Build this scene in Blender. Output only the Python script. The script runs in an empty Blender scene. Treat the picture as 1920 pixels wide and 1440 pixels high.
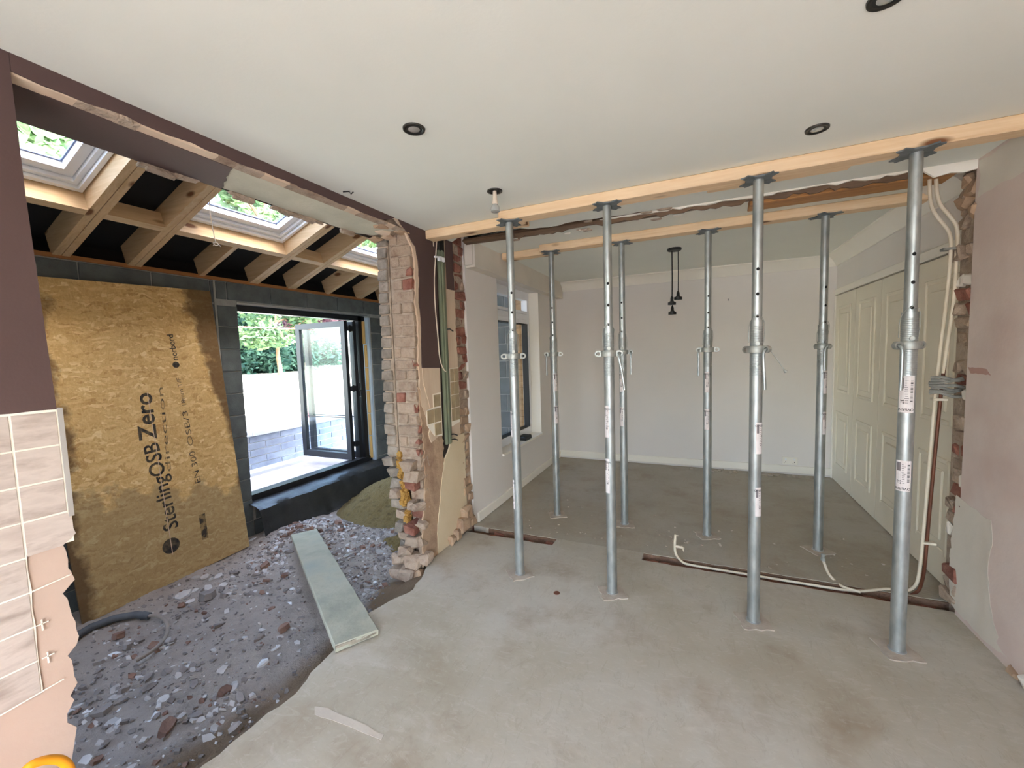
import bpy, math, random
from mathutils import Vector, Matrix, noise

scene = bpy.context.scene
COL = scene.collection
R = random.Random(11)
PI = math.pi

# ------------------------------------------------------------------ camera, sky, sun, exposure
CAM_LOC = Vector((0, 0, 1.4997))
F_PX = 778.84
AX_R = Vector((0.9133, 0.4061, -0.0313)).normalized()
AX_F = Vector((-0.4073, 0.9103, -0.0737)).normalized()
AX_U = AX_R.cross(AX_F).normalized()
AX_R = AX_F.cross(AX_U).normalized()
cd = bpy.data.cameras.new('camera'); cam = bpy.data.objects.new('camera', cd); COL.objects.link(cam)
cd.sensor_width = 36; cd.lens = F_PX / 1920 * 36; cd.clip_start = 0.02; cd.clip_end = 300
cam.matrix_world = Matrix(((AX_R.x, AX_U.x, -AX_F.x, CAM_LOC.x), (AX_R.y, AX_U.y, -AX_F.y, CAM_LOC.y),
                           (AX_R.z, AX_U.z, -AX_F.z, CAM_LOC.z), (0, 0, 0, 1)))
scene.camera = cam

SUN_ELEV = math.radians(48)
world = bpy.data.worlds.new('sky'); scene.world = world; world.use_nodes = True
wn = world.node_tree.nodes; wl = world.node_tree.links
bg = wn['Background']; sky = wn.new('ShaderNodeTexSky'); sky.sky_type = 'NISHITA'
sky.sun_disc = False; sky.sun_elevation = SUN_ELEV; sky.sun_rotation = math.radians(100)
sky.air_density = 1.0; sky.dust_density = 2.5; sky.ozone_density = 0.6
hs = wn.new('ShaderNodeHueSaturation'); hs.inputs['Saturation'].default_value = 0.9   # hazy, milky sky
wl.new(sky.outputs[0], hs.inputs['Color']); wl.new(hs.outputs[0], bg.inputs[0]); bg.inputs[1].default_value = 0.9
sl = bpy.data.lights.new('sun', 'SUN'); sl.energy = 5.0; sl.angle = math.radians(0.6); sl.color = (1.0, 0.975, 0.94)
so = bpy.data.objects.new('sun', sl); COL.objects.link(so)
so.rotation_euler = Vector((math.cos(SUN_ELEV), -0.15, math.sin(SUN_ELEV))).to_track_quat('Z', 'Y').to_euler()
so.location = (12, -2, 14)

def portal(name, loc, rot, sx, sy):
    l = bpy.data.lights.new(name, 'AREA'); l.shape = 'RECTANGLE'; l.size = sx; l.size_y = sy
    l.cycles.is_portal = True
    o = bpy.data.objects.new(name, l); COL.objects.link(o); o.location = loc; o.rotation_euler = rot
portal('portal_rear', (0, -1.7, 1.17), (PI / 2, 0, PI), 2.5, 2.1)
portal('portal_door', (-4.3, 3.5, 1.05), (PI / 2, 0, -PI / 2), 1.6, 2.0)
portal('portal_added_opening', (-4.3, -1.35, 1.05), (PI / 2, 0, -PI / 2), 1.9, 2.0)  # for the unseen opening added to brighten the extension
for _y in (-.95, .96, 2.37, 3.81):
    portal('portal_skylight', (-3.06, _y, 3.0), (0, -math.atan(.372), 0), 1.25, .8)

vs = scene.view_settings
vs.view_transform = 'Standard'; vs.look = 'None'; vs.gamma = 1.0; vs.use_curve_mapping = False
vs.exposure = 1.75
scene.cycles.max_bounces = 14; scene.cycles.diffuse_bounces = 8; scene.cycles.transparent_max_bounces = 16
scene.cycles.sample_clamp_indirect = 8.0

# ------------------------------------------------------------------ measuring helper
def P(x, y, ax, val):
    """photo pixel -> the 3D point where its line of sight meets the plane ax = val"""
    d = AX_R * ((x - 960) / F_PX) - AX_U * ((y - 720) / F_PX) + AX_F
    i = 'XYZ'.index(ax)
    return CAM_LOC + d * ((val - CAM_LOC[i]) / d[i])

# ------------------------------------------------------------------ materials
MATS = {}
def lin(c):
    return tuple(((v / 255) / 12.92 if v / 255 <= .04045 else ((v / 255 + .055) / 1.055) ** 2.4) for v in c) + (1,)

def new_mat(name):
    m = bpy.data.materials.new(name); m.use_nodes = True
    nt = m.node_tree; b = nt.nodes['Principled BSDF']
    return m, nt, b

def coords(nt, scale=(1, 1, 1), rot=(0, 0, 0), kind='Object'):
    tc = nt.nodes.new('ShaderNodeTexCoord'); mp = nt.nodes.new('ShaderNodeMapping')
    mp.inputs['Scale'].default_value = scale; mp.inputs['Rotation'].default_value = rot
    nt.links.new(tc.outputs[kind], mp.inputs[0]); return mp.outputs[0]

def tex_noise(nt, vec, scale, detail=4, rough=.55, dist=0):
    n = nt.nodes.new('ShaderNodeTexNoise'); n.inputs['Scale'].default_value = scale
    n.inputs['Detail'].default_value = detail; n.inputs['Roughness'].default_value = rough
    n.inputs['Distortion'].default_value = dist
    nt.links.new(vec, n.inputs['Vector']); return n.outputs['Fac']

def ramp(nt, fac, stops):
    r = nt.nodes.new('ShaderNodeValToRGB'); e = r.color_ramp.elements
    while len(e) < len(stops): e.new(.5)
    for k, (p, c) in zip(e, stops): k.position = p; k.color = c
    nt.links.new(fac, r.inputs[0]); return r.outputs[0]

def mix(nt, fac, a, b, mode='MIX'):
    m = nt.nodes.new('ShaderNodeMix'); m.data_type = 'RGBA'; m.blend_type = mode
    for s, v in ((m.inputs[0], fac), (m.inputs[6], a), (m.inputs[7], b)):
        if isinstance(v, bpy.types.NodeSocket): nt.links.new(v, s)
        else: s.default_value = v
    return m.outputs[2]

def bump(nt, bsdf, fac, strength, dist=.01):
    bp = nt.nodes.new('ShaderNodeBump'); bp.inputs['Strength'].default_value = strength
    bp.inputs['Distance'].default_value = dist
    nt.links.new(fac, bp.inputs['Height']); nt.links.new(bp.outputs[0], bsdf.inputs['Normal'])

def mottled(name, c1, c2, scale=3, rough=.85, bstr=.2, bscale=40, bdist=.004, c3=None, stretch=(1, 1, 1),
            metal=0, vary=0, pos=(.3, .7), detail=5, world_space=False):
    """two or three tone noise colour, finer noise relief; vary changes the value per object"""
    if name in MATS: return MATS[name]
    m, nt, b = new_mat(name)
    v = coords(nt, stretch)
    if vary or world_space:
        g = nt.nodes.new('ShaderNodeNewGeometry'); mp = nt.nodes.new('ShaderNodeMapping')
        mp.inputs['Scale'].default_value = stretch; nt.links.new(g.outputs['Position'], mp.inputs[0]); v = mp.outputs[0]
    n = tex_noise(nt, v, scale, detail)
    st = [(pos[0], lin(c1)), (pos[1], lin(c2))]
    if c3: st = [(pos[0], lin(c1)), ((pos[0] + pos[1]) / 2, lin(c2)), (pos[1], lin(c3))]
    col = ramp(nt, n, st)
    if vary:
        oi = nt.nodes.new('ShaderNodeObjectInfo'); h = nt.nodes.new('ShaderNodeHueSaturation')
        mr = nt.nodes.new('ShaderNodeMapRange'); mr.inputs[3].default_value = 1 - vary; mr.inputs[4].default_value = 1 + vary
        nt.links.new(oi.outputs['Random'], mr.inputs[0]); nt.links.new(mr.outputs[0], h.inputs['Value'])
        nt.links.new(col, h.inputs['Color']); col = h.outputs[0]
    nt.links.new(col, b.inputs['Base Color'])
    b.inputs['Roughness'].default_value = rough; b.inputs['Metallic'].default_value = metal
    if bstr: bump(nt, b, tex_noise(nt, v, bscale, 4), bstr, bdist)
    MATS[name] = m; return m

def wood(name, light, dark, axis, knot=(120, 75, 40), rough=.65, ring=22, knots=True):
    m, nt, b = new_mat(name)
    st = [14, 14, 14]; st['xyz'.index(axis)] = .9
    g = nt.nodes.new('ShaderNodeNewGeometry'); mp = nt.nodes.new('ShaderNodeMapping')
    mp.inputs['Scale'].default_value = st; nt.links.new(g.outputs['Position'], mp.inputs[0]); v = mp.outputs[0]
    n = tex_noise(nt, v, 1.4, 4, .5, .6)
    n2 = tex_noise(nt, v, 7, 3)
    col = ramp(nt, n, [(.3, lin(dark)), (.5, lin(light)), (.62, lin(tuple((a + c) / 2 for a, c in zip(light, dark)))), (.75, lin(light))])
    col = mix(nt, .25, col, ramp(nt, n2, [(.35, lin(dark)), (.65, lin(light))]))
    if knots:
        mp2 = nt.nodes.new('ShaderNodeMapping'); s2 = [7, 7, 7]; s2['xyz'.index(axis)] = 2.6
        mp2.inputs['Scale'].default_value = s2; nt.links.new(g.outputs['Position'], mp2.inputs[0])
        vo = nt.nodes.new('ShaderNodeTexVoronoi'); vo.inputs['Scale'].default_value = 1.0; vo.inputs['Randomness'].default_value = 1
        nt.links.new(mp2.outputs[0], vo.inputs['Vector'])
        k = ramp(nt, vo.outputs['Distance'], [(.10, (1, 1, 1, 1)), (.18, (0, 0, 0, 1))])
        col = mix(nt, k, col, lin(knot))
    nt.links.new(col, b.inputs['Base Color']); b.inputs['Roughness'].default_value = rough
    bump(nt, b, n2, .12, .002); MATS[name] = m; return m

def glass(name, tint=(1, 1, 1, 1), fres=1.45):
    m, nt, b = new_mat(name); nt.nodes.remove(b)
    tr = nt.nodes.new('ShaderNodeBsdfTransparent'); tr.inputs[0].default_value = tint
    gl = nt.nodes.new('ShaderNodeBsdfGlossy'); gl.inputs['Roughness'].default_value = .02
    lw_ = nt.nodes.new('ShaderNodeLayerWeight'); pw = nt.nodes.new('ShaderNodeMath'); pw.operation = 'POWER'
    nt.links.new(lw_.outputs['Facing'], pw.inputs[0]); pw.inputs[1].default_value = 5
    fr = nt.nodes.new('ShaderNodeMapRange'); fr.inputs[3].default_value = .04; fr.inputs[4].default_value = .8
    nt.links.new(pw.outputs[0], fr.inputs[0])
    mx = nt.nodes.new('ShaderNodeMixShader'); nt.links.new(fr.outputs[0], mx.inputs[0])
    nt.links.new(tr.outputs[0], mx.inputs[1]); nt.links.new(gl.outputs[0], mx.inputs[2])
    nt.links.new(mx.outputs[0], nt.nodes['Material Output'].inputs[0]); return m

def plain(name, c, rough=.6, metal=0):
    m, nt, b = new_mat(name); b.inputs['Base Color'].default_value = lin(c)
    b.inputs['Roughness'].default_value = rough; b.inputs['Metallic'].default_value = metal; return m

M_ceil = mottled('ceiling_paint', (222, 224, 214), (228, 230, 221), 1.2, .9, .12, 90, .003)
M_ceil2 = mottled('back_ceiling_paint', (223, 224, 214), (229, 230, 220), 1.2, .9, .08, 90, .003)
M_brown = mottled('brown_wall_paint', (80, 60, 56), (87, 66, 62), 1.5, .7, .12, 120, .003)
M_grey = mottled('grey_wall_paint', (220, 214, 207), (226, 220, 213), 1.1, .88, .08, 130, .003)
M_pinkp = mottled('pink_plaster', (200, 178, 168), (214, 198, 188), 1.7, .9, .18, 60, .004, c3=(205, 186, 176), detail=8)
M_skim = mottled('pale_skim_plaster', (208, 200, 186), (220, 212, 198), 3, .9, .15, 70, .003)
M_bare = mottled('bare_beige_plaster', (196, 170, 146), (214, 194, 168), 3.5, .9, .2, 60, .004, stretch=(1, 2, .5))
M_render = mottled('rough_brown_render', (148, 118, 96), (180, 152, 124), 5, .95, .5, 24, .015, c3=(164, 134, 108))
M_white = mottled('white_gloss_paint', (232, 226, 212), (238, 232, 220), 2, .45, .03, 60)
M_door = mottled('cream_door_paint', (224, 215, 194), (230, 221, 201), 2, .5, .03, 60)
M_upvc = mottled('white_frame_plastic', (232, 234, 236), (238, 240, 242), 2, .35, 0)
M_tile = mottled('pale_marbled_tile', (158, 142, 130), (196, 182, 170), 11, .35, .12, 30, .003, c3=(178, 162, 150), vary=.05, stretch=(1, .6, 2), detail=7)
M_tile2 = mottled('olive_wall_tile', (150, 130, 98), (176, 156, 122), 12, .4, .1, 30, .003, vary=.08)
M_grout = mottled('tile_grout', (232, 222, 204), (240, 232, 216), 6, .9, .1, 80)
M_mortar = mottled('old_mortar', (150, 130, 112), (186, 168, 148), 12, .95, 1.0, 45, .015)
M_brick = mottled('dusty_pink_brick', (136, 112, 94), (166, 146, 126), 14, .95, .9, 40, .014, c3=(150, 128, 110), vary=.09, detail=7)
M_brick_red = mottled('broken_red_brick', (118, 66, 52), (158, 110, 92), 16, .95, .8, 50, .012, vary=.18)
M_brick_grey = mottled('outer_grey_brick', (116, 106, 94), (160, 148, 134), 14, .95, .7, 50, .012, vary=.14)
M_brick_tan = mottled('tan_outside_brick', (150, 112, 72), (182, 146, 102), 14, .9, .4, 50, .008, vary=.16)
M_block = mottled('dark_concrete_block', (84, 92, 94), (106, 114, 115), 9, .95, .5, 120, .006, vary=.08)
M_blockm = mottled('block_mortar', (150, 152, 148), (172, 174, 170), 9, .95, .5, 60, .006)
M_gblock = mottled('garden_blue_block', (140, 146, 160), (168, 174, 186), 8, .95, .4, 80, .006, vary=.06)
M_gmort = mottled('garden_mortar', (226, 226, 224), (236, 236, 234), 8, .95, .4, 60, .006)
M_beam = wood('pine_beam', (230, 203, 166), (212, 176, 132), 'x')
M_rafter = wood('pine_rafter', (220, 190, 148), (198, 162, 116), 'x')
M_trim = wood('pine_trimmer', (224, 196, 156), (204, 170, 126), 'y')
M_plate = wood('orange_wall_plate', (170, 116, 66), (140, 90, 48), 'y')
M_oldwood = wood('old_brown_timber', (116, 90, 66), (70, 52, 38), 'x', knots=False)
M_orangewood = wood('orange_old_timber', (186, 134, 76), (148, 98, 52), 'x')
M_green = mottled('green_stained_channel', (88, 98, 78), (118, 124, 100), 6, .8, .3, 60, .004, c3=(98, 104, 84), stretch=(4, 4, .4))
M_yellow = wood('yellow_batten', (226, 190, 120), (206, 168, 98), 'z', knots=False)
M_dark = mottled('dark_roof_underlay', (20, 20, 20), (28, 28, 28), 3, .9, .1, 20)
M_void = plain('void_shade', (40, 30, 24), .95)  # dark brown puts the shade of open voids into colour
M_black = mottled('black_frame_coating', (20, 20, 22), (28, 28, 30), 4, .45, 0)
M_blackpl = plain('black_plastic', (16, 16, 16), .45)
M_dpm = mottled('black_damp_sheet', (36, 38, 38), (50, 52, 52), 5, .42, .5, 12, .02)
M_silver = plain('silver_trim', (190, 192, 192), .35, .8)
M_bluestrip = mottled('pale_blue_strip', (176, 196, 214), (190, 208, 222), 5, .5, 0)
M_steel = mottled('galvanised_steel', (160, 166, 166), (196, 202, 200), 26, .42, .08, 120, .001, metal=.85, stretch=(1, 1, .4), vary=.04)
M_steel2 = mottled('worn_galvanised_fitting', (150, 152, 146), (186, 188, 182), 30, .5, .2, 90, .002, metal=.7)
M_plateg = mottled('dark_grey_head_plate', (96, 102, 104), (124, 130, 132), 20, .55, .2, 60, .002, metal=.4)
M_dust = mottled('dusty_base_plate', (168, 154, 138), (186, 174, 158), 14, .95, .5, 60, .006)
M_hole = plain('hole_shade', (8, 8, 8), .8)  # black discs and slots carry the shade inside holes as colour
M_paper = mottled('sticker_paper', (214, 204, 200), (228, 220, 216), 30, .7, 0)
M_ink = plain('black_print', (30, 28, 28), .8)
M_inkg = plain('grey_print', (120, 112, 112), .8)
M_fadeink = mottled('faded_black_print', (38, 36, 34), (96, 84, 64), 22, .9, 0, pos=(.4, .68))
M_fadeink2 = mottled('worn_grey_print', (60, 54, 46), (150, 126, 84), 26, .9, 0, pos=(.42, .6))
M_chrome = plain('brushed_nickel', (150, 148, 142), .3, .9)
M_bulb = mottled('lamp_reflector', (190, 190, 186), (215, 215, 212), 8, .2, 0, metal=.6)
M_pipe = mottled('painted_pipe', (206, 192, 166), (222, 210, 188), 8, .5, .1, 60)
M_pipebrown = mottled('brown_copper_pipe', (96, 56, 40), (124, 76, 54), 10, .5, .1, 60, metal=.3)
M_cable = plain('cream_cable', (214, 200, 180), .6)
M_rag = mottled('grey_cable_bundle', (112, 110, 104), (146, 144, 136), 20, .9, .4, 60)
M_plank = mottled('greenish_grey_plank', (150, 152, 136), (178, 176, 156), 3.2, .9, .4, 30, .008, c3=(160, 166, 154), stretch=(1, 1, 1), detail=7, world_space=True)
M_plankend = mottled('split_plank_end', (120, 112, 96), (176, 166, 148), 14, .95, .8, 40, .01, world_space=True)
M_hose = mottled('dusty_black_hose', (70, 74, 78), (96, 100, 104), 9, .7, .3, 90)
M_hose2 = mottled('grey_thin_hose', (140, 130, 120), (160, 150, 140), 9, .7, .1, 90)
M_orange = mottled('orange_plastic', (236, 150, 20), (244, 164, 34), 6, .45, 0)
M_foam = mottled('yellow_cavity_foam', (158, 116, 50), (190, 146, 74), 20, .95, .8, 60, .02)
M_shard_pale = mottled('pale_plaster_shard', (176, 172, 168), (204, 201, 198), 10, .95, .3, 40, .006, vary=.14)
M_shard_grey = mottled('grey_mauve_fragment', (126, 118, 113), (154, 146, 141), 10, .95, .5, 40, .008, vary=.14)
M_shard_white = mottled('white_tile_chip', (216, 220, 224), (228, 230, 232), 8, .5, .1, 40, vary=.05)
M_shard_brick = mottled('brown_brick_lump', (112, 84, 72), (150, 120, 104), 12, .95, .8, 40, .01, vary=.15)
M_sand = mottled('damp_sand', (102, 86, 50), (134, 116, 72), 14, 1.0, 1.0, 70, .04, c3=(118, 100, 58), detail=8)
M_bark = mottled('pale_bark', (110, 84, 66), (134, 106, 86), 8, .9, .4, 30)
M_patio = mottled('pink_patio_concrete', (178, 160, 152), (200, 186, 180), 6, .95, .4, 40, .01)
M_lawn = mottled('pale_lawn', (206, 208, 176), (222, 222, 200), 2.2, 1, .4, 30, .03, c3=(198, 206, 160))  # pale mottled yellow-green over the whole lawn
M_earth = mottled('outside_earth', (158, 157, 154), (174, 173, 170), 2, 1, .3, 20)
M_glass = glass('window_glass')
M_glassd = glass('door_glass', (.93, .97, .98, 1), 1.5)

def leaf_mat(name, c1, c2, c3):
    m, nt, b = new_mat(name)
    g = nt.nodes.new('ShaderNodeNewGeometry')
    col = ramp(nt, g.outputs['Random Per Island'], [(0, lin(c1)), (.5, lin(c2)), (1, lin(c3))])
    nt.links.new(col, b.inputs['Base Color']); b.inputs['Roughness'].default_value = .7
    tl = nt.nodes.new('ShaderNodeBsdfTranslucent'); nt.links.new(col, tl.inputs[0])
    mx = nt.nodes.new('ShaderNodeMixShader'); mx.inputs[0].default_value = .35
    nt.links.new(b.outputs[0], mx.inputs[1]); nt.links.new(tl.outputs[0], mx.inputs[2])
    nt.links.new(mx.outputs[0], nt.nodes['Material Output'].inputs[0]); return m
L_dark = leaf_mat('dark_conifer_leaves', (36, 66, 60), (54, 92, 80), (76, 114, 96))
L_lime = leaf_mat('lime_leaves', (62, 92, 66), (84, 112, 76), (112, 138, 94))
L_mid = leaf_mat('mid_green_leaves', (112, 150, 108), (144, 178, 130), (172, 200, 156))
L_purple = leaf_mat('purple_leaves', (86, 56, 76), (112, 78, 98), (140, 104, 124))

# screed floor
def floor_mat(name, ridges):
    m, nt, b = new_mat(name)
    v = coords(nt); n = tex_noise(nt, v, 1.1, 6, .55, .3)
    col = ramp(nt, n, [(.25, lin((158, 146, 124))), (.45, lin((178, 170, 152))), (.6, lin((188, 182, 168))), (.8, lin((168, 156, 134)))])
    vs_ = coords(nt, (1.5, 3.6, 1), (0, 0, .35)); n2 = tex_noise(nt, vs_, 1.3, 8, .62, 2.2)
    col = mix(nt, ramp(nt, n2, [(.56, (0, 0, 0, 1)), (.78, (.4, .4, .4, 1))]), col, lin((204, 198, 186)))
    n3 = tex_noise(nt, v, 2.7, 5, .6)
    col = mix(nt, ramp(nt, n3, [(.52, (0, 0, 0, 1)), (.72, (.6, .6, .6, 1))]), col, lin((146, 126, 102)))
    n5 = tex_noise(nt, coords(nt, (2.2, 5, 1), (0, 0, -.4)), 3.2, 7, .65, 3.0)
    col = mix(nt, ramp(nt, n5, [(.56, (0, 0, 0, 1)), (.62, (.2, .2, .2, 1)), (.72, (.08, .08, .08, 1))]), col, lin((208, 202, 190)))
    n6 = tex_noise(nt, coords(nt, (4, 1.6, 1), (0, 0, .9)), 2.6, 7, .65, 3.0)
    col = mix(nt, ramp(nt, n6, [(.57, (0, 0, 0, 1)), (.60, (.2, .2, .2, 1)), (.66, (0, 0, 0, 1))]), col, lin((138, 122, 102)))
    if ridges: col = mix(nt, .35, col, lin((138, 126, 110)))
    nt.links.new(col, b.inputs['Base Color']); b.inputs['Roughness'].default_value = .72
    n4 = tex_noise(nt, v, 26, 5)
    if ridges:
        w = nt.nodes.new('ShaderNodeTexWave'); w.inputs['Scale'].default_value = 24; w.inputs['Distortion'].default_value = .6
        nt.links.new(coords(nt, (1, 1, 1), (0, 0, .9)), w.inputs['Vector'])
        n4 = mix(nt, .4, n4, w.outputs['Color'])
    bump(nt, b, n4, .22, .006); return m
M_floor = floor_mat('dusty_screed', False); M_floor2 = floor_mat('ridged_adhesive_screed', True)

# rubble ground
def ground_mat():
    m, nt, b = new_mat('rubble_ground')
    v = coords(nt); n = tex_noise(nt, v, 2.2, 8, .62)
    col = ramp(nt, n, [(.3, lin((152, 143, 134))), (.5, lin((188, 178, 168))), (.7, lin((166, 155, 146)))])
    n2 = tex_noise(nt, v, 40, 6, .7)
    col = mix(nt, ramp(nt, n2, [(.55, (0, 0, 0, 1)), (.72, (.6, .6, .6, 1))]), col, lin((184, 178, 175)))
    sx = nt.nodes.new('ShaderNodeSeparateXYZ'); nt.links.new(nt.nodes.new('ShaderNodeNewGeometry').outputs['Position'], sx.inputs[0])
    ad = nt.nodes.new('ShaderNodeMath'); ad.operation = 'MULTIPLY_ADD'; ad.inputs[1].default_value = .35
    nt.links.new(n, ad.inputs[0]); nt.links.new(sx.outputs[0], ad.inputs[2])
    k = ramp(nt, ad.outputs[0], [(0, (0, 0, 0, 1)), (1, (1, 1, 1, 1))])
    mr = nt.nodes.new('ShaderNodeMapRange'); mr.inputs[1].default_value = -2.20 + .17; mr.inputs[2].default_value = -2.04 + .17
    nt.links.new(ad.outputs[0], mr.inputs[0])
    col = mix(nt, mr.outputs[0], col, lin((138, 116, 92)))
    nt.links.new(col, b.inputs['Base Color']); b.inputs['Roughness'].default_value = .95
    bump(nt, b, n2, 1.0, .03); return m
M_ground = ground_mat()

def osb_mat():
    m, nt, b = new_mat('stranded_board')
    v = coords(nt)
    nd = nt.nodes.new('ShaderNodeTexNoise'); nd.inputs['Scale'].default_value = 5; nd.inputs['Detail'].default_value = 3
    nt.links.new(v, nd.inputs['Vector'])
    def flakes(rot, sc, seed):
        mp = nt.nodes.new('ShaderNodeMapping'); mp.inputs['Rotation'].default_value = (rot, 0, 0)
        mp.inputs['Scale'].default_value = sc; mp.inputs['Location'].default_value = (0, seed, seed * 2)
        ad = nt.nodes.new('ShaderNodeMix'); ad.data_type = 'VECTOR'; ad.inputs[0].default_value = .16
        nt.links.new(v, ad.inputs[4]); nt.links.new(nd.outputs['Color'], ad.inputs[5])
        nt.links.new(ad.outputs[1], mp.inputs[0])
        vo = nt.nodes.new('ShaderNodeTexVoronoi'); vo.inputs['Scale'].default_value = 1
        nt.links.new(mp.outputs[0], vo.inputs['Vector']); return vo
    a = flakes(.5, (20, 13, 52), 3); c = flakes(-.7, (20, 14, 56), 7); d = flakes(1.6, (20, 12, 46), 11)
    pick = tex_noise(nt, v, 18, 2)
    s1 = nt.nodes.new('ShaderNodeSeparateColor'); nt.links.new(a.outputs['Color'], s1.inputs[0])
    s2 = nt.nodes.new('ShaderNodeSeparateColor'); nt.links.new(c.outputs['Color'], s2.inputs[0])
    s3 = nt.nodes.new('ShaderNodeSeparateColor'); nt.links.new(d.outputs['Color'], s3.inputs[0])
    tones = [(0, lin((184, 142, 84))), (.15, lin((204, 166, 104))), (.6, lin((214, 180, 118))), (.85, lin((226, 194, 134))), (1, lin((240, 216, 160)))]
    c1 = ramp(nt, s1.outputs[0], tones); c2 = ramp(nt, s2.outputs[0], tones); c3 = ramp(nt, s3.outputs[0], tones)
    col = mix(nt, ramp(nt, pick, [(.44, (0, 0, 0, 1)), (.48, (1, 1, 1, 1))]), c1, c2)
    col = mix(nt, ramp(nt, tex_noise(nt, v, 22, 2), [(.54, (0, 0, 0, 1)), (.57, (1, 1, 1, 1))]), col, c3)
    fib = tex_noise(nt, coords(nt, (1, 3, 9), (.5, 0, 0)), 9, 5, .65, 1.5)
    col = mix(nt, ramp(nt, fib, [(.4, (0, 0, 0, 1)), (.7, (.5, .5, .5, 1))]), col, lin((186, 146, 88)))
    fib2 = tex_noise(nt, coords(nt, (1, 8, 3), (-.4, 0, 0)), 9, 5, .65, 1.5)
    col = mix(nt, ramp(nt, fib2, [(.45, (0, 0, 0, 1)), (.7, (.5, .5, .5, 1))]), col, lin((232, 206, 150)))
    # greyer towards the bottom; old wet stains, brown tide marks at the board's margins
    sx = nt.nodes.new('ShaderNodeSeparateXYZ'); nt.links.new(v, sx.inputs[0])
    big = tex_noise(nt, v, 2.6, 6, .6)
    def lin_mask(y, z, c0, amp):   # y*Y + z*Z + amp*noise, mapped round c0
        m1 = nt.nodes.new('ShaderNodeMath'); m1.operation = 'MULTIPLY'; m1.inputs[1].default_value = y
        nt.links.new(sx.outputs[1], m1.inputs[0])
        m2 = nt.nodes.new('ShaderNodeMath'); m2.operation = 'MULTIPLY_ADD'; m2.inputs[1].default_value = z
        nt.links.new(sx.outputs[2], m2.inputs[0]); nt.links.new(m1.outputs[0], m2.inputs[2])
        m3 = nt.nodes.new('ShaderNodeMath'); m3.operation = 'MULTIPLY_ADD'; m3.inputs[1].default_value = amp
        nt.links.new(big, m3.inputs[0]); nt.links.new(m2.outputs[0], m3.inputs[2])
        mr = nt.nodes.new('ShaderNodeMapRange'); mr.inputs[1].default_value = c0; mr.inputs[2].default_value = c0 + .06
        nt.links.new(m3.outputs[0], mr.inputs[0]); return mr.outputs[0]
    grey = lin_mask(-.35, -.75, -.36, .9)
    gm = nt.nodes.new('ShaderNodeMath'); gm.operation = 'MULTIPLY'; gm.inputs[1].default_value = .5
    nt.links.new(grey, gm.inputs[0])
    col = mix(nt, gm.outputs[0], col, lin((132, 120, 92)))
    for y, z, c0 in ((1, .16, 1.38), (-1, 0, .13), (0, 1, 2.72)):
        e = lin_mask(y, z, c0 + (.18 if y == 1 else 0), .5)
        em = nt.nodes.new('ShaderNodeMath'); em.operation = 'MULTIPLY'; em.inputs[1].default_value = .85
        nt.links.new(e, em.inputs[0]); col = mix(nt, em.outputs[0], col, lin((92, 66, 38)))
    nt.links.new(col, b.inputs['Base Color']); b.inputs['Roughness'].default_value = .8
    bump(nt, b, s1.outputs[1], .25, .003); return m
M_osb = osb_mat()

# ------------------------------------------------------------------ mesh helpers
def tag(o, label=None, cat=None, group=None, kind=None):
    for k, v in (('label', label), ('category', cat), ('group', group), ('kind', kind)):
        if v: o[k] = v
    return o

def thing(name, label, cat, loc=(0, 0, 0), group=None, kind=None, rz=0):
    o = bpy.data.objects.new(name, None); COL.objects.link(o); o.empty_display_size = .1
    o.location = loc; o.rotation_euler = (0, 0, rz)
    return tag(o, label, cat, group, kind)

def wloc(o):
    v = Vector((0, 0, 0))
    while o: v += o.location; o = o.parent
    return v

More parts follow.
